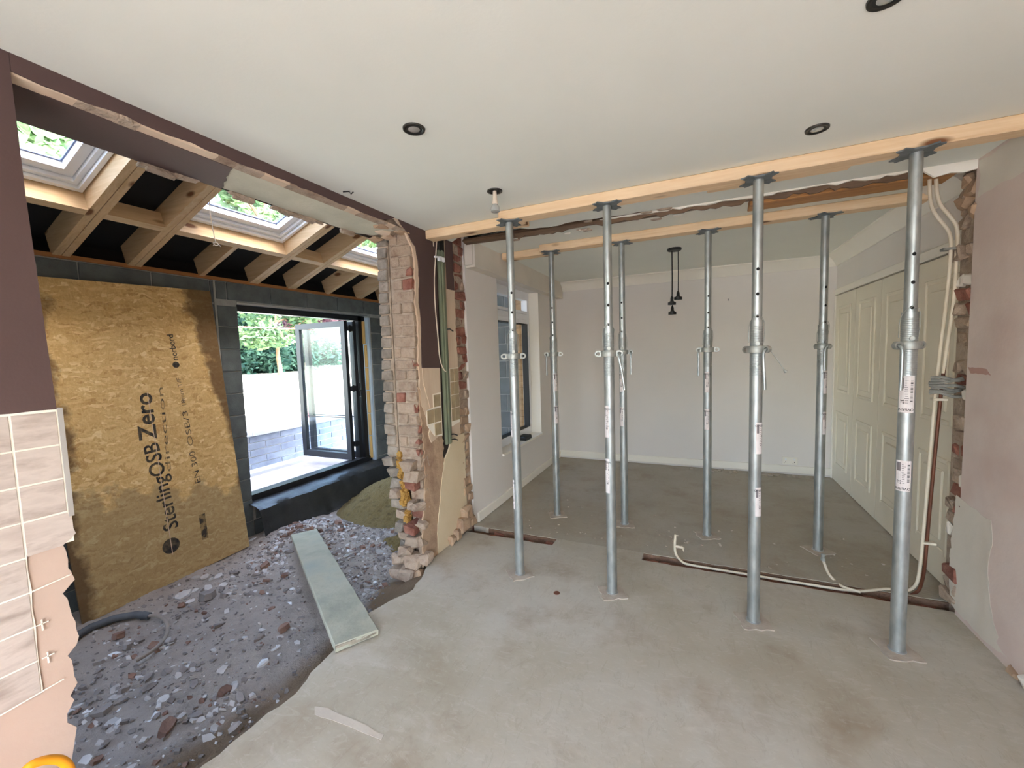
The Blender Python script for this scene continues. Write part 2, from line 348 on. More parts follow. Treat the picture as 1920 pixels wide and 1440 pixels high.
class MB:
    def __init__(s): s.v = []; s.f = []
    def add(s, vs, fs):
        n = len(s.v); s.v += [Vector(p) for p in vs]; s.f += [tuple(i + n for i in f) for f in fs]; return s
    def box(s, x0, x1, y0, y1, z0, z1):
        return s.add([(x0, y0, z0), (x1, y0, z0), (x1, y1, z0), (x0, y1, z0), (x0, y0, z1), (x1, y0, z1), (x1, y1, z1), (x0, y1, z1)],
                     [(0, 3, 2, 1), (4, 5, 6, 7), (0, 1, 5, 4), (1, 2, 6, 5), (2, 3, 7, 6), (3, 0, 4, 7)])
    def obox(s, c, a, b, d):          # centre and three half-axis vectors
        c, a, b, d = map(Vector, (c, a, b, d))
        vs = [c + i * a + j * b + k * d for k in (-1, 1) for i, j in ((-1, -1), (1, -1), (1, 1), (-1, 1))]
        return s.add(vs, [(0, 3, 2, 1), (4, 5, 6, 7), (0, 1, 5, 4), (1, 2, 6, 5), (2, 3, 7, 6), (3, 0, 4, 7)])
    def cbox(s, x0, x1, y0, y1, z0, z1, ch=.006, j=0, rg=None):   # chamfered box, corners jittered
        rg = rg or R; vs = []; idx = {}
        for kx, x in enumerate((x0, x1)):
            for ky, y in enumerate((y0, y1)):
                for kz, z in enumerate((z0, z1)):
                    p = Vector((x + rg.uniform(-j, j), y + rg.uniform(-j, j), z + rg.uniform(-j, j)))
                    sx, sy, sz = (1 - 2 * kx) * ch, (1 - 2 * ky) * ch, (1 - 2 * kz) * ch
                    for ax, off in enumerate(((0, sy, sz), (sx, 0, sz), (sx, sy, 0))):
                        idx[kx, ky, kz, ax] = len(vs); vs.append(p + Vector(off))
        I = lambda a, b, c, ax: idx[a, b, c, ax]
        fs = []
        for k in (0, 1):
            fs += [[I(k, 0, 0, 0), I(k, 1, 0, 0), I(k, 1, 1, 0), I(k, 0, 1, 0)], [I(0, k, 0, 1), I(1, k, 0, 1), I(1, k, 1, 1), I(0, k, 1, 1)],
                   [I(0, 0, k, 2), I(1, 0, k, 2), I(1, 1, k, 2), I(0, 1, k, 2)]]
            for l in (0, 1):
                fs += [[I(0, k, l, 1), I(1, k, l, 1), I(1, k, l, 2), I(0, k, l, 2)], [I(k, 0, l, 0), I(k, 1, l, 0), I(k, 1, l, 2), I(k, 0, l, 2)],
                       [I(k, l, 0, 0), I(k, l, 1, 0), I(k, l, 1, 1), I(k, l, 0, 1)]]
                fs += [[I(k, l, q, 0), I(k, l, q, 1), I(k, l, q, 2)] for q in (0, 1)]
        return s.add(vs, fs)
    def prism(s, pts, ext):
        n = len(pts); ext = Vector(ext); a = [Vector(p) for p in pts]
        return s.add(a + [p + ext for p in a], [tuple(range(n))[::-1], tuple(range(n, 2 * n))] + [(i, (i + 1) % n, n + (i + 1) % n, n + i) for i in range(n)])
    def tube(s, path, r, n=8, caps=True):
        path = [Vector(p) for p in path]; rs = r if isinstance(r, (list, tuple)) else [r] * len(path)
        vs = []; fs = []; up = Vector((0.13, .31, .94)).normalized(); last = None
        for i, p in enumerate(path):
            t = (path[min(i + 1, len(path) - 1)] - path[max(i - 1, 0)]).normalized()
            a = t.cross(up if abs(t.dot(up)) < .95 else Vector((1, 0, 0))).normalized() if last is None else (last - t * last.dot(t)).normalized()
            last = a; b = t.cross(a)
            vs += [p + (a * math.cos(2 * PI * k / n) + b * math.sin(2 * PI * k / n)) * rs[i] for k in range(n)]
        for i in range(len(path) - 1):
            fs += [(i * n + k, i * n + (k + 1) % n, (i + 1) * n + (k + 1) % n, (i + 1) * n + k) for k in range(n)]
        if caps: fs += [tuple(range(n))[::-1], tuple(range((len(path) - 1) * n, len(path) * n))]
        return s.add(vs, fs)
    def lathe(s, prof, c=(0, 0, 0), n=20):
        c = Vector(c); vs = []; fs = []; m = len(prof)
        for r, z in prof: vs += [c + Vector((r * math.cos(2 * PI * k / n), r * math.sin(2 * PI * k / n), z)) for k in range(n)]
        for i in range(m - 1): fs += [(i * n + k, i * n + (k + 1) % n, (i + 1) * n + (k + 1) % n, (i + 1) * n + k) for k in range(n)]
        if prof[0][0] > 0: fs.append(tuple(range(n))[::-1])
        if prof[-1][0] > 0: fs.append(tuple(range((m - 1) * n, m * n)))
        return s.add(vs, fs)
    def build(s, name, mat, parent=None, smooth=False, local=False, origin=None, sharp=None):
        me = bpy.data.meshes.new(name); o = bpy.data.objects.new(name, me); COL.objects.link(o)
        off = Vector((0, 0, 0))
        if parent is not None:
            o.parent = parent
            if not local: off = wloc(parent)
        elif origin is not None: off = Vector(origin); o.location = off
        else:
            xs = [v.x for v in s.v]; ys = [v.y for v in s.v]; zs = [v.z for v in s.v]
            off = Vector(((min(xs) + max(xs)) / 2, (min(ys) + max(ys)) / 2, min(zs))); o.location = off
        me.from_pydata([tuple(v - off) for v in s.v], [], s.f); me.materials.append(mat)
        me.validate(); me.update()
        if smooth:
            me.polygons.foreach_set('use_smooth', [True] * len(me.polygons))
            me.set_sharp_from_angle(angle=math.radians(sharp or 40))
        return o

def part(name, mb, mat, parent, **k): return mb.build(name, mat, parent, **k)

def ragged(pts, amp=.012, step=.03, seed=1, smooth_edges=()):
    """subdivide a 2D polygon and push its edge points about; edges listed in smooth_edges stay straight"""
    rg = random.Random(seed); out = []
    for i, a in enumerate(pts):
        b = pts[(i + 1) % len(pts)]; out.append(tuple(a))
        if i in smooth_edges: continue
        L = math.hypot(b[0] - a[0], b[1] - a[1]); n = int(L / step)
        nx, ny = (-(b[1] - a[1]) / (L or 1), (b[0] - a[0]) / (L or 1))
        for k in range(1, n):
            t = (k + rg.uniform(-.3, .3)) / n; d = rg.uniform(-amp, amp)
            out.append((a[0] + (b[0] - a[0]) * t + nx * d, a[1] + (b[1] - a[1]) * t + ny * d))
    return out

def yz_slab(pts, x, dx): return MB().prism([(x, y, z) for y, z in pts], (dx, 0, 0))
def xy_slab(pts, z, dz): return MB().prism([(x, y, z) for x, y in pts], (0, 0, dz))

def text_mesh(body, size, bold=0):
    c = bpy.data.curves.new('txt', 'FONT'); c.body = body; c.size = size; c.offset = bold; c.resolution_u = 3
    c.align_x = 'LEFT'; o = bpy.data.objects.new('txt', c); COL.objects.link(o)
    dg = bpy.context.evaluated_depsgraph_get(); me = bpy.data.meshes.new_from_object(o.evaluated_get(dg))
    vs = [v.co.copy() for v in me.vertices]; fs = [tuple(p.vertices) for p in me.polygons]
    bpy.data.objects.remove(o); bpy.data.curves.remove(c); bpy.data.meshes.remove(me)
    return vs, fs

XL, XR, XR2, YB = -1.793, 1.29, 1.378, 5.61
Y0, Y1 = 2.95, 3.10          # faces of the removed cross wall

# ================================================================== THE SETTING
# ---- floor: kitchen slab with broken edge, back slab, channel along the removed wall
fl = thing('floor', None, None, (0, 2, 0), kind='structure')
edge_px = [(790, 1085), (775, 1105), (745, 1120), (690, 1150), (650, 1190), (620, 1225), (600, 1245), (575, 1275), (555, 1300), (470, 1365), (380, 1435)]
edge = [tuple(P(x, y, 'Z', 0)[:2]) for x, y in edge_px]
left = ragged([(-1.79, 2.42), (-1.745, 2.30)] + edge + [(-1.69, .6), (-1.70, -1.6)], .012, .05, 3)
left = left[:left.index((-1.70, -1.6)) + 1]
kit = left + [(XR + .02, -1.6)] + ragged([(XR + .02, 2.975), (-.36, 2.975)], .006, .07, 4, (1,)) + [(-.36, 3.09), (-1.03, 3.09)] \
    + ragged([(-1.03, 2.975), (-1.62, 2.965)], .007, .05, 5, (1,)) + [(-1.79, 2.965)]
part('screed_slab', xy_slab(kit, 0, -.32), M_floor, fl)
back = ragged([(-1.79, 3.09), (1.40, 3.09)], .006, .06, 6, (1,))
back += [(1.40, YB), (-1.79, YB)]
part('back_room_slab', xy_slab(back, 0, -.2), M_floor2, fl)
part('channel_bed', MB().box(-1.79, 1.42, 2.90, 3.2, -.2, -.045), mottled('channel_dirt', (104, 78, 60), (136, 106, 84), 12, .95, .8, 40, .015), fl)
part('channel_side', MB().box(-1.64, -1.03, 3.078, 3.0885, -.05, -.004).box(-.36, 1.4, 3.078, 3.0885, -.05, -.004).box(-.36, 1.3, 2.976, 2.982, -.05, -.006), MATS['channel_dirt'], fl)
rg = random.Random(5); mb = MB()      # crumbs of old brick left in the channel
for x in [rg.uniform(-1.6, -1.05) for _ in range(14)] + [rg.uniform(-.3, 1.28) for _ in range(44)]:
    y = rg.uniform(2.985, 3.08); s = rg.uniform(.008, .026)
    mb.cbox(x - s * 1.6, x + s * 1.6, y - s * .6, y + s * .6, -.05, -.05 + s, .003, .006, rg)
tag(part('channel_crumbs', mb, M_brick_red, fl), kind='stuff')
tag(part('plaster_crumbs', (lambda m: [m.cbox(x - s, x + s, y - s, y + s, 0, s * .8, .002, s * .3, rg) for x, y, s in
    [(rg.uniform(-1.5, 1.2), 3.12 + abs(rg.gauss(0, .35)), rg.uniform(.003, .009)) for _ in range(90)] + [(rg.uniform(-.1, 1.3), YB - rg.uniform(.04, .16), rg.uniform(.006, .02)) for _ in range(60)]] and m)(MB()), M_dust, fl), kind='stuff')

# ---- ceilings
ce = thing('ceiling', None, None, (0, 2, 2.4), kind='structure')
front_edge = [(1.31, 2.945), (.67, 2.957), (-.02, 2.955), (-.30, 2.93), (-.77, 2.90), (-.95, 2.93), (-1.13, 2.90), (-1.18, 2.78), (-1.40, 2.71), (-1.56, 2.74), (-1.62, 2.80), (-1.82, 2.93)]
k = ragged(front_edge, .012, .04, 8, (11,))
part('kitchen_ceiling', xy_slab(k + [(-1.82, -1.62), (1.31, -1.62)], 2.4, .05), M_ceil, ce)
bk = ragged([(-1.80, 3.17), (-1.36, 3.13), (-.83, 3.11), (-.03, 3.11), (.35, 3.13), (.73, 3.20), (1.12, 3.215), (1.40, 3.21)], .012, .04, 9, (7,))
part('back_ceiling', xy_slab(bk + [(1.42, YB + .05), (-1.80, YB + .05)], 2.44, .05), M_ceil2, ce)
rg = random.Random(21)
lip = [(x, 2.4 - h) for x, h in [(1.29, .0)]] 
pts = [(-.62, 2.402)] + [(1.30, 2.402)]
bot = []
x = 1.30
while x > -.6:
    bot.append((x, 2.4 - (.020 - .006 * (1.3 - x) / 1.9) * rg.uniform(.15, 1.0) if x < 1.12 else 2.4 - rg.uniform(.04, .06))); x -= rg.uniform(.025, .075)
part('torn_plaster_lip', MB().prism([(a, 2.945, z) for a, z in pts + bot], (0, .014, 0)), M_white, ce)
bot = []; x = 1.10
while x > -1.25: bot.append((x, 2.4 - rg.uniform(.018, .044))); x -= rg.uniform(.02, .06)
part('torn_lath_edge', MB().prism([(a, 2.962, z) for a, z in [(-1.27, 2.402), (1.12, 2.402)] + bot], (0, .012, 0)), M_oldwood, ce)
tb = MB(); tb.cbox(-1.75, -1.1, 3.0, 3.075, 2.400, 2.44, .012, .010).cbox(-1.2, -.58, 3.01, 3.07, 2.398, 2.44, .010, .010); part('exposed_timber', tb, M_oldwood, ce)
tb = MB(); tb.cbox(-.58, .32, 3.01, 3.08, 2.40, 2.44, .006, .006); part('exposed_timber', tb, M_oldwood, ce)
tb = MB(); tb.cbox(.30, 1.26, 3.02, 3.20, 2.372, 2.43, .004, .004); part('exposed_timber', tb, M_orangewood, ce)
for i in range(11):                      # flakes of board hanging at the tear
    x = rg.uniform(-1.45, .3); y = rg.choice((2.925, 3.115)); s = rg.uniform(.02, .055)
    q = ragged([(x - s, y - .012), (x + s, y - .01), (x + s * .8, y + .012), (x - s * .6, y + .016)], .006, .02, 30 + i)
    part('plaster_flake', xy_slab(q, 2.385 + rg.uniform(-.004, .01), .008), M_mortar if i % 3 else M_white, ce)
part('void_backing', MB().box(-2.08, 1.6, 2.55, 3.4, 2.50, 2.54), M_void, ce)

# ---- unseen upper house mass, added to keep sun out; hidden walls behind the camera
part_upper = MB().box(-2.1, 1.62, -1.85, 5.9, 2.545, 4.4).build('upper_sun_block', M_brick_tan); tag(part_upper, kind='structure')
rear = thing('wall_rear', None, None, (0, -1.7, 0), kind='structure')
for b in ((-2.1, -1.25, -1.85, -1.6, -.3, 2.5), (-2.1, -1.85, -3.0, -1.85, -.3, 3.1), (1.25, 1.5, -1.85, -1.6, -.3, 2.5), (-1.25, 1.25, -1.85, -1.6, 2.22, 2.5), (-1.25, 1.25, -1.85, -1.6, -.3, .12)):
    part('masonry', MB().box(*b), M_pinkp, rear)

# ---- left wall: near stretch, lintel band, pier, nib, back-room stretch
wl_ = thing('wall_left', None, None, (XL, 2, 0), kind='structure')
part('masonry', MB().box(-2.1, -1.815, -1.6, .565, 1.0, 2.5), M_mortar, wl_)
part('masonry', MB().box(-2.1, -1.815, -1.6, .50, -.4, 1.0), M_mortar, wl_)
part('brown_paint', yz_slab([(-1.6, 1.372), (.586, 1.372), (.572, 2.0), (.57, 2.345), (.57, 2.402), (-1.6, 2.402)], XL - .022, .022), M_brown, wl_)
low = [(.586, 1.372), (.592, 1.04)] + ragged([(.594, .965), (.565, .96), (.575, .9), (.585, .83), (.555, .80), (.57, .72), (.58, .645), (.55, .60), (.565, .5), (.535, .42), (.548, .34), (.53, .2), (.54, 0)], .008, .022, 12)
low = low[:low.index((.54, 0)) + 1]
part('bare_plaster', yz_slab([(-1.6, 0), (-1.6, 1.372)] + low, XL - .025, .021), mottled('warm_pink_plaster', (184, 158, 140), (198, 174, 156), 2.5, .9, .15, 60, .004), wl_)
rgt = random.Random(4)
top = 1.368; tp = .1053; y_r = .585; ty = .097
grout = [(-1.0, 1.372), (.592, 1.372), (.592, .955), (.49, .955), (.49, .53), (-1.0, .522)]
part('grout_bed', yz_slab(ragged(grout, .002, .05, 2), XL - .0015, .0018), M_grout, wl_)
def tile(y0, y1, z0, z1, mat=M_tile, parent=wl_, x=XL, cut=None, t=.0022):
    g = .0026
    if cut: mb = yz_slab(cut, x - .0005, t)
    else: mb = MB().cbox(x - .001, x + t, y0 + g, y1 - g, z0 + g, z1 - g, .0006)
    return part('tile', mb, mat, parent)
for c in range(4):
    for r in range(9):
        a, b = y_r - (c + 1) * ty, y_r - c * ty; z1, z0 = top - r * tp, top - (r + 1) * tp
        if c == 0 and r > 3: continue
        if c == 0 and r == 3:
            tile(a, b, z0, z1, cut=ragged([(a + .003, z0 + .003), (b - .02, z0 + .004), (b + .012, z0 + .03), (b + .008, z1 - .03), (b - .002, z1 - .003), (a + .003, z1 - .003)], .004, .02, 77, (0, 4, 5))); continue
        if r == 8: continue
        tile(a, b, z0, z1)
part('tile_trim', MB().box(XL - .02, XL + .004, .586, .598, 1.035, 1.376), mottled('grey_tile_trim', (160, 154, 146), (176, 170, 162), 4, .5, 0), wl_)
for y, z in ((.503, .737), (.507, .632)):          # crossed grout ghosts where tiles came off
    part('grout_mark', MB().box(XL, XL + .003, y - .001, y + .002, z - .022, z + .012).box(XL, XL + .003, y - .012, y + .014, z - .002, z + .001), M_grout, wl_)
for z, y0, y1 in ((.845, .49, .575), (.53, .40, .535)):
    part('grout_mark', MB().prism([(XL, y0, z - .004), (XL, y1, z + .006), (XL, y1, z + .009), (XL, y0, z)], (.003, 0, 0)), M_grout, wl_)

# lintel: painted face, broken arris, soffit
part('lintel_core', MB().box(-2.08, -1.83, .5, 2.44, 2.345, 2.5), M_mortar, wl_)
band = ragged([(.571, 2.349), (2.10, 2.352), (2.20, 2.385), (2.235, 2.402)], .004, .05, 15, (3,))
part('brown_paint', yz_slab(band + [(.571, 2.402)], XL - .022, .022), M_brown, wl_)
rg = random.Random(8); segs = []; y = .572
while y < 2.32:                       # arris knocked off: rough chamfer in short lengths
    d = rg.uniform(.05, .16); z = 2.349; e = min(y + d, 2.34)
    mb = MB(); mb.prism([(XL - .001, y, z + .004), (XL - .004 - rg.uniform(0, .006), y, z - .006), (-1.835, y, 2.334 + rg.uniform(0, .004)), (-1.84, y, 2.36)], (0, e - y + .004, 0))
    m = rg.choice((M_bare, M_brick, M_brick, M_mortar, M_brick_red if rg.random() < .3 else M_bare))
    part('broken_arris', mb, m, wl_); y += d
part('soffit_paint', xy_slab(ragged([(-1.835, .575), (-2.10, .575), (-2.10, 1.33), (-1.835, 1.22)], .008, .04, 17, (0, 1, 3)), 2.334, .012), M_brown, wl_)
part('soffit_plaster', xy_slab(ragged([(-1.835, 1.20), (-2.09, 1.30), (-2.095, 2.2), (-2.03, 2.30), (-1.835, 2.28)], .008, .05, 18, (0, 4)), 2.337, .01), mottled('grey_soffit_plaster', (184, 180, 160), (206, 200, 180), 4, .95, .4, 30, .008), wl_)
part('steel_lintel', MB().box(-2.105, -2.1, .56, 2.43, 2.336, 2.5), plain('rusty_lintel', (70, 56, 48), .8), wl_)
for i in range(16):
    y = rg.uniform(1.0, 2.3); s = rg.uniform(.02, .06)
    part('mortar_crumb', MB().cbox(-2.115, -2.09, y - s, y + s, 2.322 - rg.uniform(0, .01), 2.34, .004, .006, rg), M_mortar, wl_)
for i, (y, x, z) in enumerate(((2.16, -1.86, 2.33), (2.26, -1.92, 2.325), (2.34, -1.83, 2.33), (2.36, -1.97, 2.32), (2.33, -2.05, 2.31))):
    part('loose_plaster', MB().cbox(x - .035, x + .035, y - .04, y + .04, z + .0, z + .02, .006, .010, rg), M_bare if i % 2 else M_render, wl_)

# pier cores
part('inner_leaf_core', MB().box(-1.995, -1.812, 2.402, 3.1, .62, 2.5), M_mortar, wl_)
part('inner_leaf_core', MB().box(-1.96, -1.812, 2.47, 3.1, -.3, .62), M_mortar, wl_)
part('outer_leaf_core', MB().box(-2.1, -2.005, 2.402, 3.1, .70, 2.5), M_mortar, wl_)
part('outer_leaf_core', MB().box(-2.06, -1.985, 2.46, 3.1, -.3, .70), M_mortar, wl_)
rgb = random.Random(31)
pitch = .0795; z = -.02; course = 0
while z < 2.33:
    z1 = z + pitch - .011
    rough = z < .70
    sh = .035 * (1 - z / .7) if rough else 0
    xo = -2.108 + (.012 if z > 1.9 else 0) + (max(0, .7 - z) * .12 if z < .7 else 0) + rgb.uniform(-.006, .008)
    g = .075 + rgb.uniform(-.008, .008)
    ow = xo + .088 + rgb.uniform(-.006, .006)
    part('brick', MB().cbox(xo, ow, 2.385 + rgb.uniform(-.006, .008) - (.04 if rough and course % 3 == 0 else 0), 2.47, z, z1, .005, .004 if not rough else .013, rgb), M_brick_grey if z > .5 or course % 2 else M_brick, wl_)
    xa, xb = -1.985 + (.05 if rough else 0) + rgb.uniform(-.008, .008), -1.806
    split = [xa, xb] if course % 2 == 0 else [xa, xa + rgb.uniform(.06, .10), xb]
    for q in range(len(split) - 1):
        a, b = split[q] + .004, split[q + 1] - .004
        m = M_brick_red if rgb.random() < (.07 if not rough else .22) else M_brick
        jit = .005 if not rough else .016
        part('brick', MB().cbox(a, b, 2.392 + rgb.uniform(-.006, .006) - (rgb.uniform(-.05, .08) if rough else 0), 2.48, z + rgb.uniform(-.003, .003), z1 + rgb.uniform(-.003, .003), .005, jit, rgb), m, wl_)
    if rgb.random() < .35 and not rough:       # red face knocked off at the plaster side
        part('brick_scar', MB().cbox(-1.84, -1.802, 2.384, 2.42, z + .01, z1 - .005, .006, .012, rgb), M_brick_red, wl_)
    z += pitch; course += 1
mb = MB()                                   # cavity foam, lumpy
for i in range(60):
    zz = rgb.uniform(.30, .80); s = rgb.uniform(.010, .022); xx = -1.985 + .05 * (.8 - zz) + rgb.gauss(0, .008)
    mb.cbox(xx - s, xx + s, 2.375 + rgb.uniform(-.01, .02), 2.43, zz - s, zz + s, .004, .007, rgb)
tag(part('cavity_foam', mb, M_foam, wl_), kind='stuff')
for (x, y, zz, s) in ((-1.90, 2.31, -.05, .07), (-1.99, 2.33, -.08, .07), (-1.84, 2.33, -.06, .06), (-1.86, 2.33, .03, .06), (-1.80, 2.36, .05, .05), (-1.93, 2.33, .10, .055), (-1.84, 2.36, .17, .05), (-2.0, 2.34, .02, .05), (-1.80, 2.36, .30, .045), (-1.83, 2.37, .42, .045)):
    part('broken_masonry', MB().cbox(x - s, x + s, y - s * .7, y + s, zz - s * .6, zz + s * .6, .014, .014, rgb), rgb.choice((M_brick, M_brick, M_render)), wl_)

# pier inner face: plaster layers
XP = -1.812
part('plaster_edge', yz_slab(ragged([(2.235, 2.402), (2.31, 2.36), (2.40, 2.26), (2.425, 2.18), (2.425, 2.02), (2.41, 1.9), (2.43, 1.7), (2.415, 1.43), (2.42, 1.15), (2.52, .97), (2.56, .9), (2.60, 1.4), (2.62, 2.0), (2.55, 2.402)], .008, .03, 41, (10, 11, 12, 13)), XP, .014), M_bare, wl_)
part('brown_paint', yz_slab(ragged([(2.69, 2.402), (2.262, 2.402), (2.345, 2.34), (2.437, 2.26), (2.458, 2.17), (2.465, 2.04), (2.448, 1.9), (2.460, 1.7), (2.447, 1.415)], .005, .03, 42, (0, 8)) + [(2.672, 1.405)], XP + .012, .0075), M_brown, wl_)
part('bare_plaster', yz_slab(ragged([(2.672, 1.405), (2.447, 1.415), (2.455, 1.30), (2.51, 1.15), (2.535, 1.05), (2.52, .98), (2.49, .93), (2.52, .86), (2.66, .90)], .006, .03, 43, (0, 8)), XP + .012, .007), M_bare, wl_)
part('rough_render', yz_slab(ragged([(2.40, 1.28), (2.43, 1.25), (2.55, 1.02), (2.68, .90), (2.68, .45), (2.66, 0), (2.36, -.02), (2.38, .3), (2.44, .62), (2.43, .9)], .012, .03, 44), XP, .012), M_render, wl_)
part('pale_plaster', yz_slab(ragged([tuple(P(x, y, 'X', XL)[1:]) for x, y in ((834, 865), (850, 820), (871, 812), (874, 900), (877, 968), (856, 1008), (823, 1046), (821, 1000), (825, 950), (829, 905))], .006, .03, 45), XP, .017), mottled('cream_plaster', (206, 186, 152), (216, 198, 166), 3, .9, .15, 60, .004), wl_)
part('bare_plaster', yz_slab(ragged([(2.80, 2.402), (2.80, .78), (2.93, .80), (2.945, 1.3), (2.925, 1.7), (2.935, 2.0), (2.925, 2.402)], .007, .03, 46, (0, 6)), XP, .016), M_bare, wl_)
part('brown_paint', yz_slab(ragged([(2.815, 2.402), (2.815, 2.02), (2.925, 2.02), (2.925, 2.402)], .004, .03, 47, (0, 3)), XP + .012, .0075), M_brown, wl_)
part('chase_back', MB().box(-1.83, -1.808, 2.66, 2.82, -.1, 2.45), M_void, wl_)
part('grout_bed', yz_slab([(2.56, 1.215), (2.668, 1.222), (2.665, .885), (2.56, .90), (2.475, .995), (2.475, 1.105), (2.56, 1.115)], XP + .016, .0045), M_grout, wl_)
for y0, y1, z0, z1 in ((2.563, 2.655, 1.115, 1.21), (2.475, 2.560, 1.0, 1.105), (2.563, 2.655, 1.0, 1.108), (2.563, 2.655, .90, .995)):
    tile(y0, y1, z0, z1, M_tile2, x=XL + .001, t=.005)
part('grout_bed', yz_slab([(2.805, .93), (2.93, .95), (2.935, 1.40), (2.805, 1.395)], XP + .013, .007), M_grout, wl_)
for r in range(4):
    z1_ = 1.393 - r * .106
    tile(2.806, 2.860, z1_ - .106, z1_, M_tile2, x=XL + .001, t=.004)
    tile(2.862, 2.928, z1_ - .106, z1_, M_tile2, x=XL + .001, t=.004)

# nib where the cross wall was pulled away
part('nib_core', MB().box(-1.93, -1.815, 2.92, 3.13, -.1, 2.5), M_brick_red, wl_)
z = .02; course = 0; rgb = random.Random(52)
while z < 2.42:
    h = .0745
    segs = ((2.945, 3.095),) if course % 2 == 0 else ((2.945, 3.0 + rgb.uniform(0, .04)), (3.01 + rgb.uniform(.02, .03), 3.095))
    for a, b in segs:
        if b - a < .02: continue
        part('brick', MB().cbox(-1.85, -1.803 + rgb.uniform(-.012, .016), a + .004, b - .004, z, z + h - .01, .008, .010, rgb), M_brick_red if z > 1.2 and rgb.random() < .65 else (M_render if z < 1.0 else M_brick), wl_)
    z += h; course += 1
for y, zz, s in ((2.88, .10, .06), (2.95, .16, .06), (3.03, .08, .05), (2.80, .05, .045), (2.72, .03, .04)):
    part('broken_masonry', MB().cbox(XL - .03, XL + .02 + s * .5, y - s, y + s, zz - s, zz + s, .014, .014, rgb), M_render, wl_)
# back-room stretch, with the window hole
WY0, WY1, WZ0, WZ1 = 3.715, 4.875, .468, 2.235
for b in ((3.105, WY0, 0, 2.5), (WY1, YB + .1, 0, 2.5), (WY0, WY1, 0, WZ0), (WY0, WY1, WZ1, 2.5)):
    part('plastered_wall', MB().box(-2.0, XL, b[0], b[1], b[2], b[3]), M_grey, wl_)
    part('outer_brickwork', MB().box(-2.1, -2.0, max(b[0], 3.1), b[1], b[2], b[3]), M_brick_tan, wl_)
z = WZ0
rgb = random.Random(61)
while z < WZ1 - .02:                         # outside brick reveal seen through the glass
    part('brick', MB().cbox(-2.1, -2.006, WY1 - .012, WY1 + .08, z + .004, z + .0735, .004, .004, rgb), M_brick_tan, wl_); z += .0745

# ---- pelmet boxing along the back-room window wall
tag(MB().box(-1.80, -1.70, 3.12, YB, 2.232, 2.252).box(-1.715, -1.70, 3.12, YB, 2.252, 2.445).box(-1.8, -1.715, 3.105, 3.12, 2.25, 2.44).build('trim_1', M_skim), kind='structure')

# ---- window of the back room
w1 = thing('window_1', None, None, (-1.93, (WY0 + WY1) / 2, WZ0), kind='structure')
FX0, FX1 = -1.985, -1.92
part('sill_board', MB().box(-1.92, XL + .02, WY0 + .002, WY1 - .002, WZ0, WZ0 + .022), M_white, w1)
fr = MB()
for b in ((WY0, WY0 + .06, WZ0, WZ1), (WY1 - .06, WY1, WZ0, WZ1), (WY0 + .06, WY1 - .06, WZ0, WZ0 + .07), (WY0 + .06, WY1 - .06, WZ1 - .06, WZ1), (WY0 + .06, WY1 - .06, 1.90, 1.965)):
    fr.box(FX0, FX1, *b)
part('frame', fr, M_upvc, w1)
sash = MB()
for b in ((WY0 + .065, WY0 + .11, WZ0 + .075, 1.895), (WY1 - .11, WY1 - .065, WZ0 + .075, 1.895), (WY0 + .11, WY1 - .11, WZ0 + .075, WZ0 + .12), (WY0 + .11, WY1 - .11, 1.85, 1.895)):
    sash.box(FX0 + .005, FX1 + .018, *b)
so_ = part('casement', sash, M_upvc, w1)
part('gasket', MB().box(FX0 + .01, FX1 + .02, WY0 + .11, WY1 - .11, 1.842, 1.85).box(FX0 + .01, FX1 + .02, WY0 + .11, WY1 - .11, WZ0 + .12, WZ0 + .128).box(FX0 + .01, FX1 + .02, WY1 - .118, WY1 - .11, WZ0 + .12, 1.85), M_blackpl, so_)
fan = MB()
for b in ((WY0 + .065, WY0 + .10, 1.968, WZ1 - .065), (WY1 - .10, WY1 - .065, 1.968, WZ1 - .065), (WY0 + .1, WY1 - .1, 1.968, 2.0), (WY0 + .1, WY1 - .1, WZ1 - .10, WZ1 - .065)):
    fan.box(FX0 + .005, FX1 + .015, *b)
fo = part('fanlight', fan, M_upvc, w1)
part('pane', MB().box(-1.958, -1.952, WY0 + .1, WY1 - .1, WZ0 + .11, 1.86), M_glass, so_)
part('pane', MB().box(-1.958, -1.952, WY0 + .09, WY1 - .09, 1.99, WZ1 - .09), M_glass, fo)
part('reveal_lining', MB().box(-1.92, XL + .001, WY1 - .006, WY1 + .001, WZ0, WZ1), M_white, w1)

# ---- back wall, right walls
tag(MB().box(-2.1, 1.62, YB, YB + .25, -.1, 2.54).build('wall_back', M_grey), kind='structure')
wr = thing('wall_right', None, None, (XR2, 2.5, 0), kind='structure')
part('plastered_wall', MB().box(XR, 1.62, -1.85, 2.955, -.1, 2.5), M_pinkp, wr)
part('plastered_wall', MB().box(XR2, 1.62, 3.12, YB, 2.075, 2.5), M_grey, wr)
part('cupboard_back', MB().box(1.45, 1.62, 3.12, YB, -.1, 2.075), M_grey, wr)
part('nib_core', MB().box(1.318, 1.62, 2.95, 3.13, -.1, 2.45), M_mortar, wr)
part('grey_return', MB().box(1.345, 1.45, 3.13, 3.19, 0, 2.44), M_grey, wr)
rgb = random.Random(71); z = .02; course = 0
while z < 2.34:
    wide = z > 1.9
    a0, b0 = 2.955, 3.10 + (.03 if wide else 0)
    segs = ((a0, b0),) if course % 2 == 0 else ((a0, 3.02 + rgb.uniform(-.02, .02)), (3.03 + rgb.uniform(0, .02), b0))
    for a, b in segs:
        if rgb.random() < .12: continue
        red = rgb.random() < (.3 if z < 1.9 else .15)
        part('brick', MB().cbox(1.300 + rgb.uniform(-.02, .012), 1.34, a + .004, b - .004, z, z + .066, .008, .012, rgb), M_brick_red if red else (M_brick if rgb.random() < .7 else M_skim), wr)
    z += .0765; course += 1
